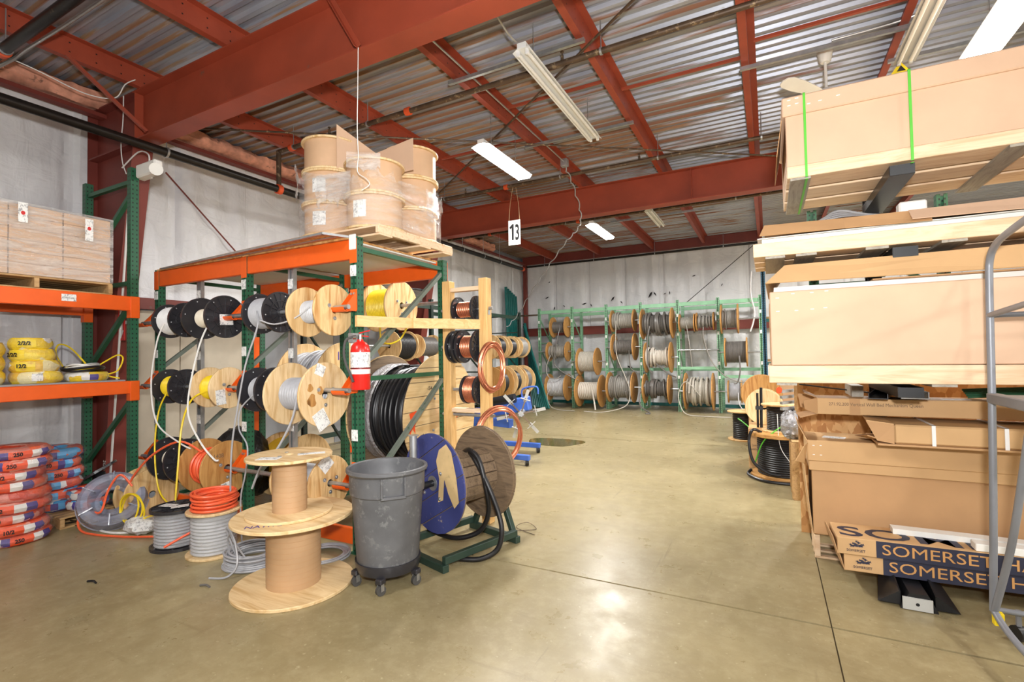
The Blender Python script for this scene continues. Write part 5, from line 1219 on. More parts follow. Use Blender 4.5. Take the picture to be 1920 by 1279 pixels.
dl = MB().lathe([(.0, .11), (.2, .11), (.235, .12), (.25, .17), (.25, .2), (.237, .2), (.232, .165), (0, .16)], (cx, cy, 0), 'Z', 32).build('dolly', 'black_plastic', t, smooth=True)
for a in (10, 82, 154, 226, 298):
    x, y = cx + math.cos(R(a)) * .24, cy + math.sin(R(a)) * .24
    MB().box(x - .03, x + .03, y - .03, y + .03, .085, .125).build('dolly_lug', 'black_plastic', dl, bev=.008)
    w_ = MB().cyl((x - .014, y + .005, .038), (x + .014, y - .005, .038), .037, 18).build('caster_wheel', 'rubber_grey', dl, smooth=True)
    MB().bar((x - .02, y, .035), (x - .02, y, .09), .03, .004).bar((x + .02, y, .035), (x + .02, y, .09), .03, .004).build('caster_fork', 'galv', dl)

# ================================================================== BLUE AND GREY DRUM ON A GREEN STAND
ang = math.atan2(.957, .29)
bl = big_reel('weathered wooden drum with one blue painted flange beside the trash can', (-2.54, 3.80, .64), ang + PI, .6, .43, .215, None, 'blue_wood', 'plank_old', 5, R(-60), mat2='plank_old', drum='plank_old')
m = MB(); pts = [(.1, .3), (.2, .36), (.27, .3), (.33, .1), (.36, -.1), (.3, -.16), (.22, -.05), (.17, .06), (.15, -.12), (.08, -.15), (.1, .05), (.06, .2)]
m.v = [(.3045, p, q + .43) for p, q in pts]; m.f = [tuple(range(len(pts)))]
inst('faded_paint', m.mesh('faded_paint', 'tan_paint'), bl)
ax = V((.29, .957, 0)).normalized(); sd = V((.957, -.29, 0))
st = thing('drum_stand', 'green steel floor stand holding the blue flanged drum', 'stand', (-2.54, 3.8, 0))
C0 = V((-2.54, 3.80, 0))
for s in (-1, 1):
    e = C0 + ax * s * .42
    MB().bar(e + sd * -.33 + V((0, 0, .03)), e + sd * .33 + V((0, 0, .03)), .06, .06).build('foot_rail', 'dark_green', st, bev=.004)
    for q in ((-1,) if s < 0 else (-1, 1)): MB().bar(e + sd * q * .28 + V((0, 0, .05)), e + V((0, 0, .66)), .05, .05).build('leg', 'dark_green', st, bev=.004)
for q in (-1, 1): MB().bar(C0 + sd * q * .3 + ax * -.42 + V((0, 0, .09)), C0 + sd * q * .3 + ax * .42 + V((0, 0, .09)), .05, .06).build('side_rail', 'dark_green', st, bev=.004)
MB().cyl(C0 + ax * -.5 + V((0, 0, .64)), C0 + ax * .5 + V((0, 0, .64)), .028, 14).build('axle', 'black_paint', st, smooth=True)
e = C0 + ax * -.4 + sd * -.14
MB().cyl(e + V((0, 0, .7)), e + V((0, 0, 1.05)), .034, 14).cyl(e + V((0, 0, 1.05)), e + V((0, 0, 1.055)), .05, 14).build('screw_jack', 'galv', st, smooth=True)
o = MB().tube([(-2.52, 3.86, .86), (-2.4, 3.76, .9), (-2.28, 3.72, .83), (-2.2, 3.7, .6), (-2.2, 3.74, .38), (-2.3, 3.74, .2), (-2.5, 3.68, .13), (-2.75, 3.7, .14), (-2.9, 3.8, .13)], .022, 10, 8).tube([(-2.5, 3.9, .84), (-2.36, 3.76, .84), (-2.2, 3.7, .66), (-2.08, 3.7, .4), (-2.04, 3.68, .24), (-2.08, 3.66, .1), (-2.2, 3.6, .03), (-2.35, 3.54, .024), (-2.48, 3.53, .024)], .022, 10, 8).build('black_hose', 'black_rubber', smooth=True)
tag(o, 'thick black cable hanging from the weathered drum and curling onto the floor', 'cable')
floor_cable('scrap_wire', 'thin scrap wire curl on the floor right of the weathered drum', 'rust_pipe', [(-2.35, 4.3, .005), (-2.2, 4.4, .01), (-2.1, 4.5, .005), (-2.25, 4.6, .02), (-2.3, 4.45, .01), (-2.05, 4.35, .005)], .003, 'wire')

# ================================================================== WOOD LADDER FRAME WITH COPPER
fr = thing('lumber_stand', 'tall pine lumber frame holding copper wire reels', 'frame', (-2.88, 4.49, 0))
for x in (-3.11, -2.645): MB().box(x - .05, x + .05, 4.44, 4.54, 0, 2.56).build('post', 'pine', fr, bev=.004)
for z in (2.46, 1.16, .2): MB().box(-3.06, -2.695, 4.45, 4.53, z - .022, z + .022).build('rung', 'pine_x', fr, bev=.003)
MB().bar((-3.235, 3.24, 2.07), (-3.08, 3.86, 2.07), .038, .1).build('tie_board', 'pine_y', fr)
MB().bar((-3.07, 3.82, 2.07), (-2.68, 4.43, 2.07), .038, .1).build('tie_board', 'pine_y', fr)
m = MB().box(-2.594, -2.588, 4.46, 4.5, 2.17, 2.22); m.build('mending_plate', 'galv', fr)
for z, nm in ((2.24, 'top'), (1.84, 'middle'), (1.38, 'low'), (1.11, 'lowest')):
    o = MB().cyl((-3.2, 4.49, z), (-2.55, 4.49, z), .018, 10).build('axle_pipe', 'galv', smooth=True); tag(o, 'galvanised pipe through the wood frame, %s one' % nm, 'pipe', 'pipes through the wood frame')
GC = 'copper reels on the wood frame'
reel('black reel of copper wire at the top of the wood frame', (-2.86, 4.49, 2.24), 'X', .26, .14, .085, 'c_copper', 'black', 8, GC)
reel('black empty reel on the middle pipe of the wood frame', (-3.0, 4.49, 1.84), 'X', .1, .175, .15, 'c_black', 'black', 3, GC)
reel('black reel of copper wire on the middle pipe of the wood frame', (-2.82, 4.49, 1.84), 'X', .22, .175, .12, 'c_copper', 'black', 8, GC)
reel('black reel piled with copper wire on the low pipe of the wood frame', (-2.8, 4.49, 1.38), 'X', .18, .15, .14, 'c_copper', 'black', 8, GC)
def copper_coil(label, c, rr, n_, r_, sq=1.0, nrm=(.9, -.43)):
    t = thing('copper_coil', label, 'copper coil', (c[0], c[1], c[2] - rr)); tx = V((-nrm[1], nrm[0], 0)); nv = V((nrm[0], nrm[1], 0))
    for i in range(n_):
        k0 = random.uniform(-.02, .02); R_ = rr * random.uniform(.88, 1.03)
        pts = [V(c) + tx * math.cos(a) * R_ * sq + V((0, 0, math.sin(a) * R_ + k0)) + nv * (.012 * math.sin(2 * a + i) + (i / n_ - .5) * .06) for a in [2 * PI * k / 14 for k in range(14)]]
        MB().tube(pts, r_, 6, 3, True).build('copper_turn', 'c_copper', t, smooth=True)
    return t
copper_coil('coil of bare copper wire hung on the right post of the wood frame', (-2.545, 4.44, 1.62), .245, 18, .008, .62)
copper_coil('wide loop of copper tube hung low on the wood frame', (-2.5, 4.5, .9), .31, 8, .009, .95)

# ================================================================== BLUE COILING MACHINE
t = thing('cable_coiler', 'blue wheeled coiling machine with a spoked silver take-up head', 'machine', (-3.9, 7.4, 0))
for a, b in (((-4.55, 6.95, .13), (-3.35, 6.98, .13)), ((-4.6, 7.95, .13), (-3.62, 7.98, .13))): MB().bar(a, b, .08, .08).build('base_leg', 'blue_paint', t, bev=.006)
MB().bar((-4.55, 6.95, .13), (-4.6, 7.95, .13), .08, .08).build('base_leg', 'blue_paint', t, bev=.006)
MB().bar((-4.55, 7.4, .1), (-4.55, 7.4, .82), .1, .1).build('mast', 'blue_paint', t, bev=.006)
MB().bar((-4.55, 7.4, .62), (-3.75, 7.15, .62), .1, .14).build('arm', 'blue_paint', t, bev=.006)
MB().bar((-4.3, 7.45, .8), (-3.6, 7.55, .92), .2, .24).build('gearbox', 'blue_paint', t, bev=.02)
MB().cyl((-4.35, 7.25, .92), (-3.75, 7.3, 1.02), .075, 16).build('motor', 'black_paint', t, smooth=True)
MB().tube([(-3.72, 7.5, 1.02), (-3.7, 7.5, 1.16), (-3.45, 7.5, 1.2), (-3.42, 7.5, 1.08)], .014, 8).build('push_handle', 'blue_paint', t, smooth=True)
hub = V((-3.52, 7.05, .8))
MB().cyl(hub, hub + V((-.1, .25, 0)), .05, 16).build('hub', 'galv', t, smooth=True)
for k in range(6):
    a = R(12 + 60 * k); d = V((math.cos(a) * .93, math.cos(a) * .36, math.sin(a)))
    sp = MB().bar(hub + d * .04, hub + d * .26, .022, .022).build('spoke', 'chrome', t)
    MB().bar(hub + d * .2, hub + d * .4, .05, .008, up=(.36, -.93, 0)).build('paddle', 'grey_enamel', sp)
    sdv = d.cross(V((.36, -.93, 0))); MB().bar(hub + d * .24 - sdv * .08, hub + d * .24 + sdv * .08, .06, .01, up=d).build('shoe', 'grey_enamel', sp)
MB().cyl(hub + V((-.16, -.02, -.03)), hub + V((-.24, -.04, -.05)), .02, 10).build('release_knob', 'sign_red', t)
for x, y in ((-3.4, 6.98), (-3.66, 7.98), (-4.5, 6.95), (-4.55, 7.95)):
    MB().bar((x, y, .03), (x, y, .1), .05, .06).build('caster_fork', 'galv', t)
    MB().cyl((x - .02, y - .015, .055), (x + .02, y + .015, .055), .052, 16).build('caster_wheel', 'black_rubber', t, smooth=True)
o = MB(); n_ = 26; pts = [(-3.8 + .55 * math.cos(2 * PI * k / n_) * (1 + .15 * math.sin(3 * 2 * PI * k / n_)), 9.05 + .5 * math.sin(2 * PI * k / n_) * (1 + .2 * math.cos(4 * PI * k / n_))) for k in range(n_)]
nt = NT('water'); nt.set(Base_Color=S(92, 82, 46), Roughness=.08)
o.prism(pts, .0005, .003); o = o.build('puddle', 'water'); tag(o, 'dark wet patch on the concrete beyond the blue machine', 'puddle')

# ================================================================== DRUMS ON TOP OF THE RACK
pallet('pale wood pallet under the shrink wrapped drums on the orange rack', -4.24, -3.09, 3.38, 4.56, 2.857, .099, 'X', 'pine_x')
def drum(label, x, y, z, rr=.262, h=.33):
    o = thing('fibre_drum', label, 'drum', (x, y, z), 'wrapped fibre drums')
    c = (x, y, z)
    MB().lathe([(rr, .012), (rr, h - .012)], c, 'Z', 40).build('barrel', 'kraft', o, smooth=True)
    for z0 in (0, h - .022): MB().lathe([(.04, z0), (rr + .026, z0), (rr + .03, z0 + .006), (rr + .03, z0 + .016), (rr + .026, z0 + .021), (.04, z0 + .021)], c, 'Z', 40, True).build('rim', 'ply_pale', o, smooth=True)
    return o
z0 = 2.957
lv = ('bottom', 'middle', 'top')
for k in range(3):
    o = drum('tan fibre drum, %s of the left stack on the orange rack' % lv[k], -3.98, 3.66, z0 + k * .331)
    if k < 2:
        m = MB()
        for i in range(7):
            a = R(-85 + 5 * i); 
            for zz in (.1, .24): m.v.append((-3.98 + math.cos(a) * .265, 3.66 + math.sin(a) * .265, z0 + k * .331 + zz))
        for i in range(6): m.f.append((2 * i, 2 * i + 2, 2 * i + 3, 2 * i + 1))
        m.build('drum_label', 'label_print', o)
for k in range(2):
    o = drum('tan fibre drum, %s of the front right pair on the orange rack' % ('lower', 'upper')[k], -3.39, 3.66, z0 + k * .331)
    if k == 0:
        m = MB()
        for i in range(7):
            a = R(-95 + 5 * i)
            for zz in (.1, .26): m.v.append((-3.39 + math.cos(a) * .265, 3.66 + math.sin(a) * .265, z0 + zz))
        for i in range(6): m.f.append((2 * i, 2 * i + 2, 2 * i + 3, 2 * i + 1))
        m.build('drum_label', 'label_print', o)
for k in range(3): drum('tan fibre drum, %s of the rear right stack on the orange rack' % lv[k], -3.41, 4.25, z0 + k * .331)
for k in range(2): drum('tan fibre drum, %s of the rear left pair on the orange rack' % ('lower', 'upper')[k], -3.99, 4.25, z0 + k * .331)
t = thing('cardboard_sheet', 'bent cardboard sheet standing among the fibre drums', 'cardboard', (-3.55, 3.85, 3.62))
for p, q, zz in (((-3.73, 3.5), (-3.62, 3.93), (4.06, 3.9)), ((-3.62, 3.93), (-3.12, 3.92), (3.9, 3.95))):
    m = MB(); dx, dy = q[0] - p[0], q[1] - p[1]; l = math.hypot(dx, dy); nx_, ny_ = -dy / l * .006, dx / l * .006
    m.v = [(p[0], p[1], 3.625), (q[0], q[1], 3.625), (q[0], q[1], zz[1]), (p[0], p[1], zz[0]), (p[0] + nx_, p[1] + ny_, 3.625), (q[0] + nx_, q[1] + ny_, 3.625), (q[0] + nx_, q[1] + ny_, zz[1]), (p[0] + nx_, p[1] + ny_, zz[0])]
    m.f = [(0, 1, 2, 3), (7, 6, 5, 4), (0, 4, 5, 1), (1, 5, 6, 2), (2, 6, 7, 3), (3, 7, 4, 0)]; m.build('panel', 'cardboard', t)
t = thing('stretch_film', 'torn clear stretch film wrapped around the fibre drums', 'plastic film', (-3.7, 3.95, 2.96))
m = MB(); nn = 90; hull = []
cs_ = [(-3.98, 3.66), (-3.39, 3.66), (-3.41, 4.25), (-3.99, 4.25)]
for k in range(nn):
    a = 2 * PI * k / nn; d = V((math.cos(a), math.sin(a))); b = max(cs_, key=lambda c: c[0] * d.x + c[1] * d.y); hull.append((b[0] + d.x * .305, b[1] + d.y * .305))
nz_ = 12
for k, (x, y) in enumerate(hull):
    top = 3.42 + .22 * noise.noise((k * .16, 3, 0)) + .1 * noise.noise((k * .6, 1, 0)) + (.2 if x < -3.9 and y < 3.7 else 0)
    for i in range(nz_ + 1):
        f = i / nz_; z = 2.97 + (top - 2.97) * f; d = .004 + .018 * abs(noise.noise((k * .3, z * 6, 2))) + (.05 * noise.noise((k * .45, 7, z)) ** 2 + .02) * (f > .85)
        cxy = V((-3.69, 3.95)); v = (V((x, y)) - cxy).normalized(); m.v.append((x + v.x * d, y + v.y * d, z))
for k in range(nn):
    for i in range(nz_):
        q = (k + 1) % nn; m.f.append((k * (nz_ + 1) + i, q * (nz_ + 1) + i, q * (nz_ + 1) + i + 1, k * (nz_ + 1) + i + 1))
m.build('film', 'shrink_clear', t, smooth=True)
for (x, y, z, wx, hz, sd_) in ((-4.12, 3.4, 3.62, .3, .26, 2), (-3.62, 3.38, 3.5, .4, .28, 5), (-3.06, 4.1, 3.42, .3, .3, 8), (-3.25, 3.37, 3.62, .3, .16, 11)):
    m = MB(); na, nb = 14, 10; ang_ = math.atan2(y - 3.95, x + 3.69); tx = V((-math.sin(ang_), math.cos(ang_), 0)); nv = V((math.cos(ang_), math.sin(ang_), 0))
    for i in range(na + 1):
        for k in range(nb + 1):
            u = (i / na - .5) * wx; v = -k / nb * hz * (1 + .35 * noise.noise((i * .5, sd_, 0))); d = .03 + .05 * abs(noise.noise((u * 12, v * 9, sd_))) * (.3 + k / nb)
            m.v.append(tuple(V((x, y, z + v)) + tx * u + nv * d))
    for i in range(na):
        for k in range(nb): q = i * (nb + 1) + k; m.f.append((q, q + nb + 1, q + nb + 2, q + 1))
    m.build('loose_flap', 'shrink_wrap', t, smooth=True)
# ================================================================== RIGHT SIDE: CANTILEVER RACK AND BOXES
XE = 2.3      # boxes go on out of the frame
cr = thing('cantilever_rack', 'black cantilever rack carrying the long cardboard boxes on the right', 'rack', (.84, 4.9, 0))
for x in (.84, 2.05):
    MB().prof((x, 5.32, 0), (x, 5.32, 3.2), [(-.05, -.07), (.05, -.07), (.05, -.06), (.006, -.06), (.006, .06), (.05, .06), (.05, .07), (-.05, .07), (-.05, .06), (-.006, .06), (-.006, -.06), (-.05, -.06)], up=(0, 1, 0)).build('column', 'black_paint', cr)
    for z in (2.955, 2.395, 1.445):
        MB().prof((x, 4.17, z), (x, 5.27, z), [(-.07, -.035), (.07, -.035), (.07, .035), (.058, .035), (.058, -.023), (-.058, -.023), (-.058, .035), (-.07, .035)]).build('arm', 'black_paint', cr)
        MB().box(x - .068, x + .068, 4.162, 4.17, z - .034, z + .034).build('arm_end', 'black_paint', cr)
    MB().prof((x, 4.17, .06), (x, 5.27, .06), [(-.1, -.06), (.1, -.06), (.1, -.05), (.05, .05), (-.05, .05), (-.1, -.05)]).build('base_arm', 'black_paint', cr)
    e = MB().box(x - .09, x + .07, 4.158, 4.168, .005, .085).build('base_end_plate', 'grey_enamel', cr)
    m = MB(); m.v = [(x - .01 + .011 * math.cos(a), 4.157, .045 + .011 * math.sin(a)) for a in [2 * PI * k / 12 for k in range(12)]]; m.f = [tuple(range(12))]; m.build('bolt_hole', 'ink_black', e)
    for s in (-1, 1):
        m = MB(); a, b = x + s * .1, x + s * .22; m.v = [(a, 4.2, .012), (b, 4.2, .012), (a, 4.9, .012), (a, 4.2, .1), (a, 4.9, .25), (a - s * .008, 4.2, .012), (a - s * .008, 4.9, .012), (a - s * .008, 4.2, .1), (a - s * .008, 4.9, .25)]
        m.f = [(0, 1, 2), (0, 2, 4, 3), (1, 3, 4), (1, 4, 2), (0, 3, 1), (5, 7, 8, 6), (3, 7, 5, 0), (3, 4, 8, 7)]; m.build('base_gusset', 'black_paint', cr)
MB().box(.89, 2.0, 5.29, 5.35, 2.6, 2.68).build('cross_tie', 'black_paint', cr); MB().box(.89, 2.0, 5.29, 5.35, .6, .68).build('cross_tie', 'black_paint', cr)
gr = thing('rack_frame', 'green steel rack frame behind the long cardboard boxes', 'rack', (.9, 5.75, 0))
for x in (.42, 1.42): upright(gr, x, 5.72, 3.12, 'green_post', 1, foot=False)
for z in (2.85, 2.3, 1.5): MB().box(.46, 1.38, 5.7, 5.74, z, z + .09).build('tie_beam', 'green_paint', gr)
MB().bar((.46, 5.72, 2.9), (1.3, 5.72, 2.35), .04, .04, up=(0, 1, 0)).build('frame_brace', 'green_paint', gr)

def long_pallet(label, x0, x1, y0, y1, z0, hf, npl, slatx, mat='pine_x'):
    """long crate pallet: runner boards along X on weathered cross slats"""
    t = thing('long_pallet', label, 'pallet', (x0, y0, z0), 'long pallets on the cantilever rack')
    for sx in slatx: MB().box(sx, sx + .13, y0 + .01, y1 - .01, z0, z0 + .018).build('cross_slat', 'weathered', t)
    pwid = (y1 - y0) / npl
    for k in range(npl):
        MB().box(x0, x1, y0 + k * pwid, y0 + (k + 1) * pwid - .07, z0 + .018, z0 + hf + .0195).build('runner_board', mat, t, bev=.004)
    return t
# ---- top box
long_pallet('pale long pallet under the highest strapped box', .16, XE, 4.15, 5.2, 2.99, .085, 3, (.18, 1.38, 2.1))
t = thing('long_carton', 'highest long cardboard box bound with two green straps', 'box', (1.2, 4.7, 3.097))
MB().box(.16, XE, 4.17, 5.18, 3.097, 3.6).build('body', 'cardboard', t, bev=.006)
lid = MB().box(.14, XE + .02, 4.15, 5.2, 3.475, 3.615).build('lid', 'cardboard', t, bev=.008)
MB().add([(.14, 5.1, 3.47), (.14, 4.2, 3.47), (.1, 4.2, 3.2), (.1, 5.1, 3.25), (.135, 5.1, 3.47), (.135, 4.2, 3.47), (.095, 4.2, 3.2), (.095, 5.1, 3.25)], [(0, 1, 2, 3), (7, 6, 5, 4), (0, 4, 5, 1), (1, 5, 6, 2), (2, 6, 7, 3), (3, 7, 4, 0)]).build('end_flap', 'cardboard_dark', t)
for x, z in ((.175, 3.585), (.175, 3.545), (.225, 3.59), (.225, 3.55), (.3, 3.53), (.37, 3.535), (.48, 3.545)): MB().box(x, x + .022, 4.146, 4.151, z, z + .006).build('staple', 'paper', t)
for x in (.275, .885):
    s = .003
    MB().box(x, x + .016, 4.143, 4.147, 3.0, 3.62).box(x, x + .016, 4.143, 5.205, 3.617, 3.62).box(x, x + .016, 5.202, 5.206, 2.985, 3.62).box(x, x + .016, 4.143, 5.205, 2.984, 2.988).build('strap', 'strap_green', t)
# ---- second level
long_pallet('long pallet under the torn cardboard sleeve', -.08, XE, 4.15, 5.0, 2.43, .1, 3, (.0, .2, .62, 1.03, 1.9))
t = thing('torn_carton', 'torn flattened cardboard sleeve over white boards below the highest box', 'box', (1, 4.6, 2.551))
MB().box(-.02, XE, 4.2, 4.98, 2.552, 2.585).build('white_board', 'foam_white', t)
MB().box(-.05, 1.6, 4.17, 4.99, 2.586, 2.592).build('white_board', 'foam_white', t)
MB().box(.35, XE, 4.16, 4.98, 2.533, 2.551).build('board_edge', 'weathered', t)
def flap(parent, pts, th, mat, name):
    # sheet through four corners with a little thickness
    P = [V(p) for p in pts]; nrm = (P[1] - P[0]).cross(P[3] - P[0]).normalized() * th
    m = MB(); m.v = [tuple(p) for p in P] + [tuple(p + nrm) for p in P]; m.f = [(0, 1, 2, 3), (7, 6, 5, 4), (0, 4, 5, 1), (1, 5, 6, 2), (2, 6, 7, 3), (3, 7, 4, 0)]
    return m.build(name, mat, parent)
flap(t, [(-.035, 4.13, 2.6), (.5, 4.12, 2.588), (.5, 4.2, 2.675), (.0, 4.2, 2.69)], .006, 'cardboard_dark', 'torn_flap')
flap(t, [(.5, 4.12, 2.588), (.98, 4.13, 2.578), (.98, 4.2, 2.67), (.5, 4.2, 2.675)], .006, 'cardboard_dark', 'torn_flap')
flap(t, [(.87, 4.1, 2.595), (1.75, 4.1, 2.575), (1.75, 4.2, 2.67), (.87, 4.2, 2.675)], .006, 'cardboard', 'torn_flap')
MB().box(.0, XE, 4.2, 4.98, 2.66, 2.672).build('top_sheet', 'cardboard_dark', t)
o = MB().box(-.02, .6, 4.5, 4.95, 2.673, 2.7).build('foam_sheet', 'foam_white'); tag(o, 'white foam sheet end poking out between the upper boxes', 'foam')
for k in range(4):
    o = MB().tube([(.25 + .05 * k, 4.6, 2.72 + .012 * k), (.5, 4.5 - .02 * k, 2.76 + .01 * k), (.75, 4.55, 2.75), (1.0 + .05 * k, 4.65, 2.72)], .009, 6).build('white_tube', 'wire_grey', smooth=True); tag(o, 'thin grey cable lying on the torn cardboard sleeve', 'cable', 'grey cables on the torn sleeve')
o = MB().box(.86, 1.02, 4.4, 4.5, 2.673, 2.79).build('white_fitting', 'white_plastic', bev=.01); tag(o, 'small white plastic fitting above the torn cardboard sleeve', 'fitting')
# ---- third level
long_pallet('long pallet under the big pale box at chest height', .0, XE, 4.15, 5.1, 1.485, .125, 3, (.05, .95, 1.9))
t = thing('long_carton', 'big pale cardboard box at chest height with a lifted lid', 'box', (1.2, 4.6, 1.632))
MB().box(.02, XE, 4.165, 5.08, 1.632, 2.18).build('body', 'cardboard', t, bev=.006)
MB().box(.05, XE, 4.2, 5.05, 2.181, 2.215).build('white_board', 'foam_white', t)
flap(t, [(.0, 4.08, 2.235), (1.4, 4.1, 2.225), (1.4, 4.18, 2.375), (.13, 4.18, 2.37)], .007, 'cardboard_tan', 'lid_flap')
flap(t, [(1.4, 4.1, 2.225), (XE, 4.1, 2.225), (XE, 4.18, 2.375), (1.4, 4.18, 2.375)], .007, 'cardboard_tan', 'lid_flap')
flap(t, [(.02, 5.0, 2.2), (.0, 4.08, 2.235), (.13, 4.18, 2.37), (.13, 5.0, 2.37)], .007, 'cardboard_tan', 'end_flap')
MB().box(.13, XE, 4.18, 5.06, 2.362, 2.37).build('lid', 'cardboard_tan', t)
MB().box(.65, 1.5, 4.14, 4.3, 2.2155, 2.224).build('torn_strip', 'cardboard_dark', t)
MB().box(.015, .02, 4.25, 5.0, 1.65, 2.1).build('end_patch', 'cardboard_dark', t)
for x, z in ((.06, 2.13), (.16, 2.155), (.28, 2.155), (.37, 2.16), (.06, 2.03), (.18, 2.03), (.28, 2.035), (.36, 2.04)): MB().box(x, x + .022, 4.161, 4.166, z, z + .006).build('staple', 'paper', t)
# ---- OSB partition behind the lower boxes
o = MB().box(.235, XE, 5.5, 5.525, 0, 1.43).build('osb_board', 'osb'); tag(o, 'upright brown OSB board behind the lower boxes', 'board')
# ---- long thin box with print
t = thing('long_carton', 'long thin cardboard box printed with wall bed lettering', 'box', (1.2, 4.85, 1.2))
MB().box(.34, XE, 4.72, 5.0, 1.22, 1.35).build('body', 'cardboard_tan', t, bev=.004)
for p in ([(.34, 4.72, 1.22), (.34, 4.72, 1.35), (.24, 4.68, 1.33), (.25, 4.68, 1.26)], [(.34, 5.0, 1.22), (.34, 5.0, 1.35), (.22, 5.04, 1.36), (.24, 5.04, 1.24)], [(.34, 4.72, 1.35), (.34, 5.0, 1.35), (.25, 5.0, 1.4), (.25, 4.74, 1.385)], [(.34, 4.72, 1.22), (.34, 5.0, 1.22), (.2, 5.0, 1.19), (.22, 4.74, 1.18)]):
    flap(t, p, .005, 'cardboard_dark', 'end_flap')
text_on('271.92.200 Vertical Wall Bed Mechanism Queen', t, (.42, 4.718, 1.292), (1, 0, 0), (0, 0, 1), .036, 'ink_brown', .85)
MB().box(.56, .63, 4.7185, 4.7195, 1.22, 1.35).build('tape', 'cardboard_dark', t)
MB().box(1.15, 1.32, 4.8, 4.84, 1.35, 1.352).build('tape', 'foam_white', t)
# ---- strapped box
t = thing('strapped_carton', 'cardboard box with an open end bound by white straps', 'box', (1.3, 4.7, 1.0))
MB().box(.8, XE, 4.5, 5.0, 1.045, 1.185).build('body', 'cardboard_tan', t, bev=.012)
flap(t, [(.8, 4.5, 1.045), (.8, 4.5, 1.185), (.64, 4.56, 1.2), (.7, 4.52, 1.06)], .006, 'cardboard_dark', 'end_flap')
flap(t, [(.8, 4.5, 1.185), (.8, 4.95, 1.185), (.66, 4.95, 1.21), (.64, 4.55, 1.2)], .006, 'cardboard_tan', 'end_flap')
flap(t, [(.8, 4.5, 1.045), (.8, 5.0, 1.045), (.62, 5.0, 1.02), (.64, 4.53, 1.09)], .006, 'cardboard_dark', 'end_flap')
MB().box(.7, XE, 4.49, 5.01, 1.03, 1.043).build('under_sheet', 'cardboard_dark', t)
for x in (1.015, 1.4): MB().box(x, x + .022, 4.494, 4.498, 1.04, 1.19).box(x, x + .022, 4.494, 5.0, 1.187, 1.19).build('strap', 'strap_white', t)
# ---- lower big box on its pallet
pallet('pale wood pallet on the floor under the lowest big box', .3, XE, 4.86, 5.22, 0, .22, 'X', 'pine_x', 5)
t = thing('big_carton', 'lowest big cardboard box with an open flap and white label', 'box', (1.2, 5.1, .22))
MB().box(.29, XE, 4.79, 5.21, .222, .9).build('body', 'cardboard_dark', t, bev=.006)
MB().box(.272, XE + .01, 4.765, 5.22, .75, .86).build('lower_lid', 'cardboard_tan', t, bev=.006)
MB().box(.262, XE + .01, 4.75, 5.23, .83, 1.0).build('lid', 'cardboard_tan', t, bev=.006)
flap(t, [(.262, 4.76, .99), (.262, 5.22, .99), (.2, 5.2, 1.14), (.2, 4.8, 1.12)], .006, 'cardboard_tan', 'open_flap')
flap(t, [(.262, 4.74, .98), (.23, 4.62, .97), (.17, 4.66, .84), (.235, 4.78, .8)], .006, 'cardboard_tan', 'open_flap')
flap(t, [(.29, 5.21, .22), (.29, 4.8, .22), (.24, 4.82, .8), (.24, 5.21, .8)], .006, 'cardboard_tan', 'end_panel')
m = MB().box(-.08, .08, -.05, .05, 1.0005, 1.002); m.rotate(Matrix.Translation((.47, 4.95, 0)) @ Matrix.Rotation(-.25, 4, 'Z')); m.build('shipping_label', 'label_print', t)
for x, z in ((.3, .955), (.35, .957), (.3, .88), (.35, .88)): MB().box(x, x + .015, 4.746, 4.751, z, z + .005).build('staple', 'paper', t)
# ---- printed flat boxes near the floor
def somerset(label, x0, y0, z0, h, rz, top_letters):
    t = thing('printed_carton', label, 'box', (x0, y0, z0), 'long printed cartons near the floor')
    L, D = 1.9, .34; M = Matrix.Translation((x0, y0, 0)) @ Matrix.Rotation(rz, 4, 'Z')
    def B(nm, mat, *a, bev=0):
        m = MB().box(*a); m.rotate(M); return m.build(nm, mat, t, bev=bev)
    B('body', 'cardboard_tan', 0, L, 0, D, z0, z0 + h, bev=.004)
    B('printed_band', 'ink_navy', .235, L, -.0015, -.0005, z0 + .002, z0 + h - .002)
    xd = M.to_3x3() @ V((1, 0, 0))
    text_on('SOMERSET HALL', t, M @ V((.265, -.003, z0 + h * .24)), xd, (0, 0, 1), h * .86, 'ink_tan', 1.24)
    text_on('SOMERSET', t, M @ V((.055, -.003, z0 + h * .22)), xd, (0, 0, 1), h * .2, 'ink_navy', 1.0)
    e = B('emblem', 'ink_navy', .09, .155, -.0025, -.0008, z0 + h * .52, z0 + h * .58)
    for k, (a, b, s) in enumerate(((.09, .55, .018), (.115, .62, .022), (.14, .6, .02), (.1, .7, .015), (.13, .76, .016), (.155, .66, .014), (.118, .84, .012), (.08, .62, .012))):
        m = MB(); pts = [(a + s * math.cos(q) * (1 if i % 2 else .45), z0 + h * b + s * .7 * math.sin(q) * (1 if i % 2 else .45)) for i, q in enumerate([2 * PI * j / 8 + k for j in range(8)])]
        m.v = [(p, -.003, q) for p, q in pts]; m.f = [tuple(range(8))]; m.rotate(M); m.build('leaf', 'ink_navy', e)
    m = MB(); m.rotate(M)
    flap(t, [M @ V(p) for p in ((0, 0, z0), (0, D, z0), (-.03, D, z0 + h), (-.03, 0, z0 + h))], .005, 'cardboard_dark', 'end_flap')
    if top_letters:
        text_on('SOMERSET', t, M @ V((.02, .05, z0 + h + .001)), xd, M.to_3x3() @ V((0, 1, 0)), .3, 'ink_navy', 1.2, bold=.004)
    return t
somerset('lower printed long box lying on the black rack base', .45, 4.36, .125, .122, R(3), False)
t = somerset('upper printed long box with big letters on its top', .41, 4.34, .248, .122, R(3), True)
o = MB().box(.78, 2.2, 4.56, 4.66, .371, .41).build('white_trim', 'foam_white'); tag(o, 'white trim strip lying on the printed long box', 'trim piece')
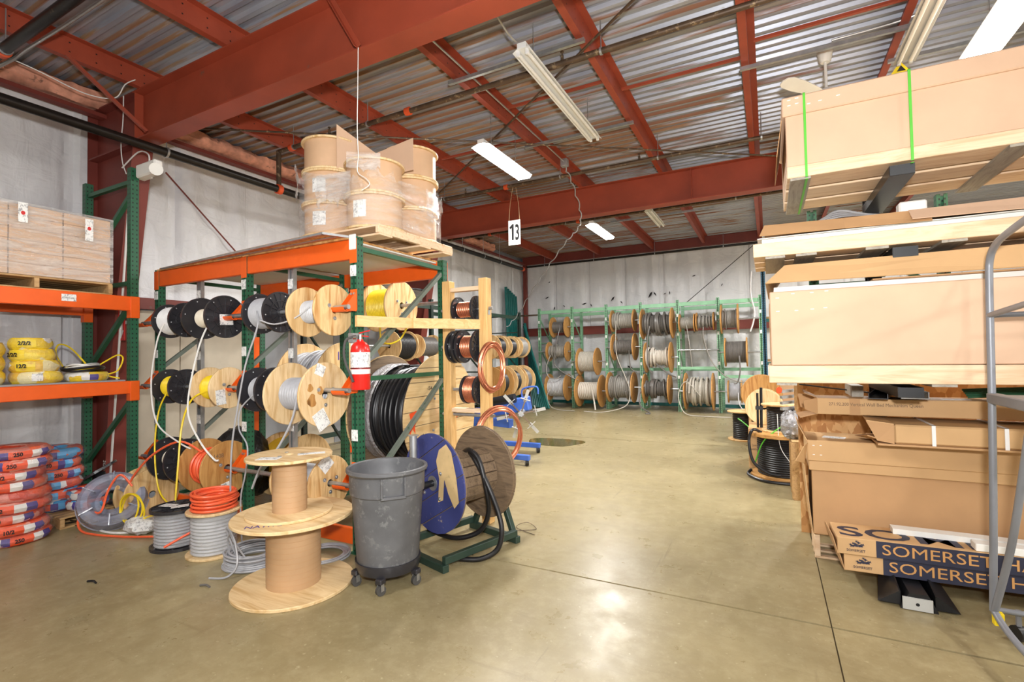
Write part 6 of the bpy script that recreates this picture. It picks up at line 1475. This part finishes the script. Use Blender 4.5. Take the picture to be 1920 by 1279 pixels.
o = MB().box(1.2, 2.2, 4.4, 4.5, .371, .42).build('white_trim', 'foam_white', bev=.004); tag(o, 'white channel lying at the right on the printed long box', 'trim piece')
# ---- odds and ends above the long thin box
t = thing('steel_channel', 'grey steel channels lying under the chest height pallet', 'channel', (.9, 4.7, 1.36))
MB().prof((.72, 4.55, 1.385), (.9, 5.3, 1.385), [(-.06, -.02), (.06, -.02), (.06, .02), (.055, .02), (.055, -.015), (-.055, -.015), (-.055, .02), (-.06, .02)]).build('channel', 'black_paint', t)
MB().prof((.93, 4.5, 1.4), (.96, 5.3, 1.4), [(-.08, -.025), (.08, -.025), (.08, .025), (.074, .025), (.074, -.019), (-.074, -.019), (-.074, .025), (-.08, .025)]).build('channel', 'chrome', t)
o = MB().box(.6, .68, 4.9, 5.3, 1.351, 1.44).build('wood_block', 'weathered'); tag(o, 'pale wood block standing between the channels and the board', 'block')
for k in range(5):
    o = MB().tube([(1.3, 4.8 + .03 * k, 1.37 + .012 * k), (1.7, 4.75 + .03 * k, 1.4 + .01 * k), (2.2, 4.8, 1.37 + .012 * k)], .008, 6).build('green_rod', 'green_paint', smooth=True); tag(o, 'thin green rod in the bundle behind the grey rolling ladder', 'rod', 'green rods')
o = MB().cyl((.25, 5.35, 1.42), (.8, 5.1, 1.365), .007, 6).build('black_rod', 'black_paint'); tag(o, 'thin black rod lying along the top of the OSB board', 'rod')

# ================================================================== ROLLING LADDER AT THE RIGHT EDGE
t = thing('rolling_ladder', 'grey tubular rolling ladder at the right edge of the photo', 'ladder', (1.3, 3.6, 0))
for x, off in ((1.17, 0), (1.78, .0)):
    MB().tube([(x - .04, 3.9, .19), (x - .02, 3.9, .8), (x - .005, 3.9, 1.45), (x + .005, 3.9, 2.1), (x + .01, 3.89, 2.26), (x + .01, 3.8, 2.33), (x, 3.6, 2.36), (x, 3.2, 2.4)], .019, 12, 6).build('side_post', 'grey_tube', t, smooth=True)
    MB().cyl((x, 3.9, 1.93), (x, 3.1, 1.98), .016, 10).build('mid_rail', 'grey_tube', t, smooth=True)
    MB().tube([(x - .04, 3.88, .2), (x - .01, 3.7, .65), (x, 3.5, 1.2), (x, 3.42, 1.4)], .018, 10).build('diagonal_leg', 'grey_tube', t, smooth=True)
    MB().tube([(x - .04, 3.9, .2), (x - .03, 3.7, .15), (x, 3.3, .12), (x, 2.8, .12)], .018, 10).build('base_tube', 'grey_tube', t, smooth=True)
    MB().box(x - .025, x + .025, 3.0, 3.92, 1.41, 1.47).build('platform_frame', 'grey_tube', t, bev=.006)
    cs2 = MB().bar((x + .1, 4.0, .06), (x + .1, 4.0, .18), .022, .022).build('caster_stem', 'grey_tube', t)
    MB().cyl((x + .08, 3.99, .045), (x + .12, 4.01, .045), .044, 16).build('caster_wheel', 'black_rubber', cs2, smooth=True)
    MB().box(x - .045, x - .0, 3.87, 3.91, .12, .19).build('foot_cap', 'yellow_sign', t)
    MB().cyl((x, 2.82, .0), (x, 2.82, .12), .022, 10).build('foot_leg', 'grey_tube', t)
MB().cyl((1.14, 3.98, .17), (1.9, 3.98, .17), .016, 10).build('rear_tube', 'grey_tube', t, smooth=True)
MB().box(1.19, 1.76, 3.0, 3.9, 1.445, 1.46).build('platform', 'grey_tube', t)
MB().cyl((1.17, 3.9, 1.93), (1.78, 3.9, 1.93), .016, 10).build('rear_rail', 'grey_tube', t, smooth=True)
for k in range(4):
    z = .33 + .28 * k; y = 2.75 + .07 * k
    MB().box(1.19, 1.76, y - .08, y + .08, z, z + .03).build('step', 'grey_tube', t)
for x in (1.17, 1.78): MB().bar((x, 2.7, .1), (x, 3.02, 1.44), .03, .05, up=(1, 0, 0)).build('stringer', 'grey_tube', t)

# ================================================================== REELS BY THE BOXES
GR = 'reels standing beside the boxes'
r = reel('large wooden reel of black cable standing beside the boxes', (.16, 7.75, .31), 'Z', .62, .43, .34, 'c_black', 'ply_dark', 18, GR, t=.05)
MB().tube([(-.12, 7.6, .62), (-.22, 7.5, .66), (-.27, 7.5, .5), (-.22, 7.4, .25), (-.05, 7.36, .12), (.1, 7.36, .1)], .02, 8).build('loose_end', 'c_black', r, smooth=True)
MB().tube([(-.26, 7.72, .07), (-.29, 7.6, .03), (-.1, 7.33, .022), (.2, 7.28, .022), (.4, 7.35, .03)], .02, 8).build('loose_end', 'c_black', r, smooth=True)
MB().tube([(-.2, 7.55, .22), (-.1, 7.5, .5), (.05, 7.5, .66), (.18, 7.5, .75)], .009, 6).build('loose_end', 'strap_green', r, smooth=True)
MB().tube([(.08, 7.4, .9), (.1, 7.36, .5), (.2, 7.34, .3), (.26, 7.36, .2), (.24, 7.38, .5)], .004, 5).build('loose_end', 'wire_white', r, smooth=True)
reel('small plywood reel of black cable stacked on the large black reel', (.1, 7.75, .811), 'Z', .38, .215, .15, 'c_black', 'ply', 14, GR)
r = reel('plywood flanged reel of black cable standing near the back wall', (-.46, 10.7, .28), 'Z', .56, .3, .21, 'c_black', 'ply', 14, GR)
MB().tube([(-.55, 10.35, .45), (-.35, 10.2, .3), (-.25, 9.9, .1), (-.2, 9.6, .01)], .012, 6).build('loose_end', 'strap_green', r, smooth=True)
reel('worn wooden reel seen face on behind the black steel bar', (-.13, 10.1, .96), 'Y', .35, .335, .2, 'c_grey', 'ply_dark', 8, GR, bolts=True)
t = pallet('wood crate pallet stack under the worn wooden reel', -.35, .3, 9.9, 10.5, .0, .62, 'X', 'pallet_wood', 4)
reel('pale plywood reel seen face on above the small cardboard carton', (-.08, 8.72, .86), 'Y', .3, .27, .15, 'c_black', 'ply_pale', 8, GR, bolts=True)
t = thing('carton', 'small cardboard carton with printed lettering on the floor', 'box', (-.12, 8.5, 0))
MB().box(-.3, .12, 8.15, 8.9, 0, .585).build('body', 'cardboard_tan', t, bev=.006)
MB().box(-.19, -.1, 8.1475, 8.15, 0, .3).build('tape', 'cardboard', t)
text_on('[ p a n a', t, (-.255, 8.147, .33), (1, 0, 0), (0, 0, 1), .04, 'ink_black', .8)
text_on('HANDL', t, (-.28, 8.147, .27), (1, 0, 0), (0, 0, 1), .034, 'ink_black', .8)
t = thing('steel_bar_stand', 'pair of black telescoping steel bars standing before the wooden reels', 'bar', (-.15, 8.05, 0))
MB().cyl((-.13, 8.06, 0.0), (-.11, 8.06, 1.2), .02, 10).build('bar', 'black_paint', t, smooth=True)
MB().cyl((-.165, 8.06, 0.62), (-.16, 8.06, 1.12), .016, 10).build('bar', 'black_paint', t, smooth=True)
MB().box(-.19, -.09, 8.02, 8.1, .88, .93).build('clamp', 'black_paint', t)
MB().cyl((-.13, 8.06, .0), (-.13, 8.06, .02), .06, 14).build('foot', 'black_paint', t)
t = thing('blue_rack', 'blue perforated rack upright with wooden shelving behind the boxes', 'rack', (-.05, 12, 0))
for y in (11.6, 12.5): upright(t, -.06, y, 3.6, 'blue_post', 1, foot=False); upright(t, .9, y, 3.6, 'blue_post', 1, foot=False)
for z in (2.4, 1.5, .5): MB().box(-.02, .86, 11.62, 12.48, z, z + .04).build('shelf', 'pallet_wood', t)
for z in (2.36, 1.46): MB().bar((-.02, 11.6, z), (.86, 11.6, z), .04, .06).build('shelf_beam', 'teal_paint', t)
MB().box(.1, .14, 11.6, 11.64, 0, 2.4).build('board', 'pallet_wood', t)
for k, (x0, x1, z0, h, mt, lab) in enumerate(((.05, .5, 1.541, .5, 'cardboard_dark', 'brown carton on the middle shelf of the blue rack'), (.08, .6, 2.441, .45, 'cardboard_dark', 'brown carton on the top shelf of the blue rack'), (.05, .6, .541, .6, 'kraft', 'brown carton on the low shelf of the blue rack'))):
    t = thing('carton', lab, 'box', ((x0 + x1) / 2, 12, z0)); MB().box(x0, x1, 11.75, 12.3, z0, z0 + h).build('body', mt, t, bev=.006); MB().box((x0 + x1) / 2 - .03, (x0 + x1) / 2 + .03, 11.748, 12.302, z0 + h, z0 + h + .001).build('tape', 'cardboard', t)
o = lump('x', 0, (.25, 6.9, .83), .14, .2, .2, .3, 12, fr=4).build('wrapped_bundle', 'foil', smooth=True); tag(o, 'crumpled clear plastic bundle beside the OSB board', 'bundle')
t = pallet('stack of pale boards under the crumpled plastic bundle', .2, .9, 6.6, 7.2, 0, .68, 'Y', 'pallet_wood', 4)
t = thing('parts_shelf', 'small metal bracket pile with an orange tag behind the chest height pallet', 'parts', (.2, 6.9, 1.0))
for k in range(4): MB().bar((.12, 6.8, 1.03 + .07 * k), (.34, 6.95, 1.05 + .07 * k), .05, .03).build('bracket', 'galv', t)
MB().cyl((.1, 6.76, 1.26), (.104, 6.755, 1.26), .04, 16).build('round_tag', 'ink_orange', t)
MB().box(.26, .3, 6.8, 6.84, .68, 1.32).build('wood_stake', 'pallet_wood', t)

# small scraps on the floor
for k, (x, y, lab) in enumerate(((-4.85, 1.95, 'small black rubber scrap on the floor in front of the grey reels'), (-3.95, 2.3, 'short grey cable offcut on the floor left of the large spool'))):
    o = MB().tube([(x, y, .008), (x + .05, y + .02, .012), (x + .1, y + .015, .008)], .008, 6).build('floor_scrap', 'black_rubber' if k == 0 else 'c_dgrey', smooth=True); tag(o, lab, 'scrap')
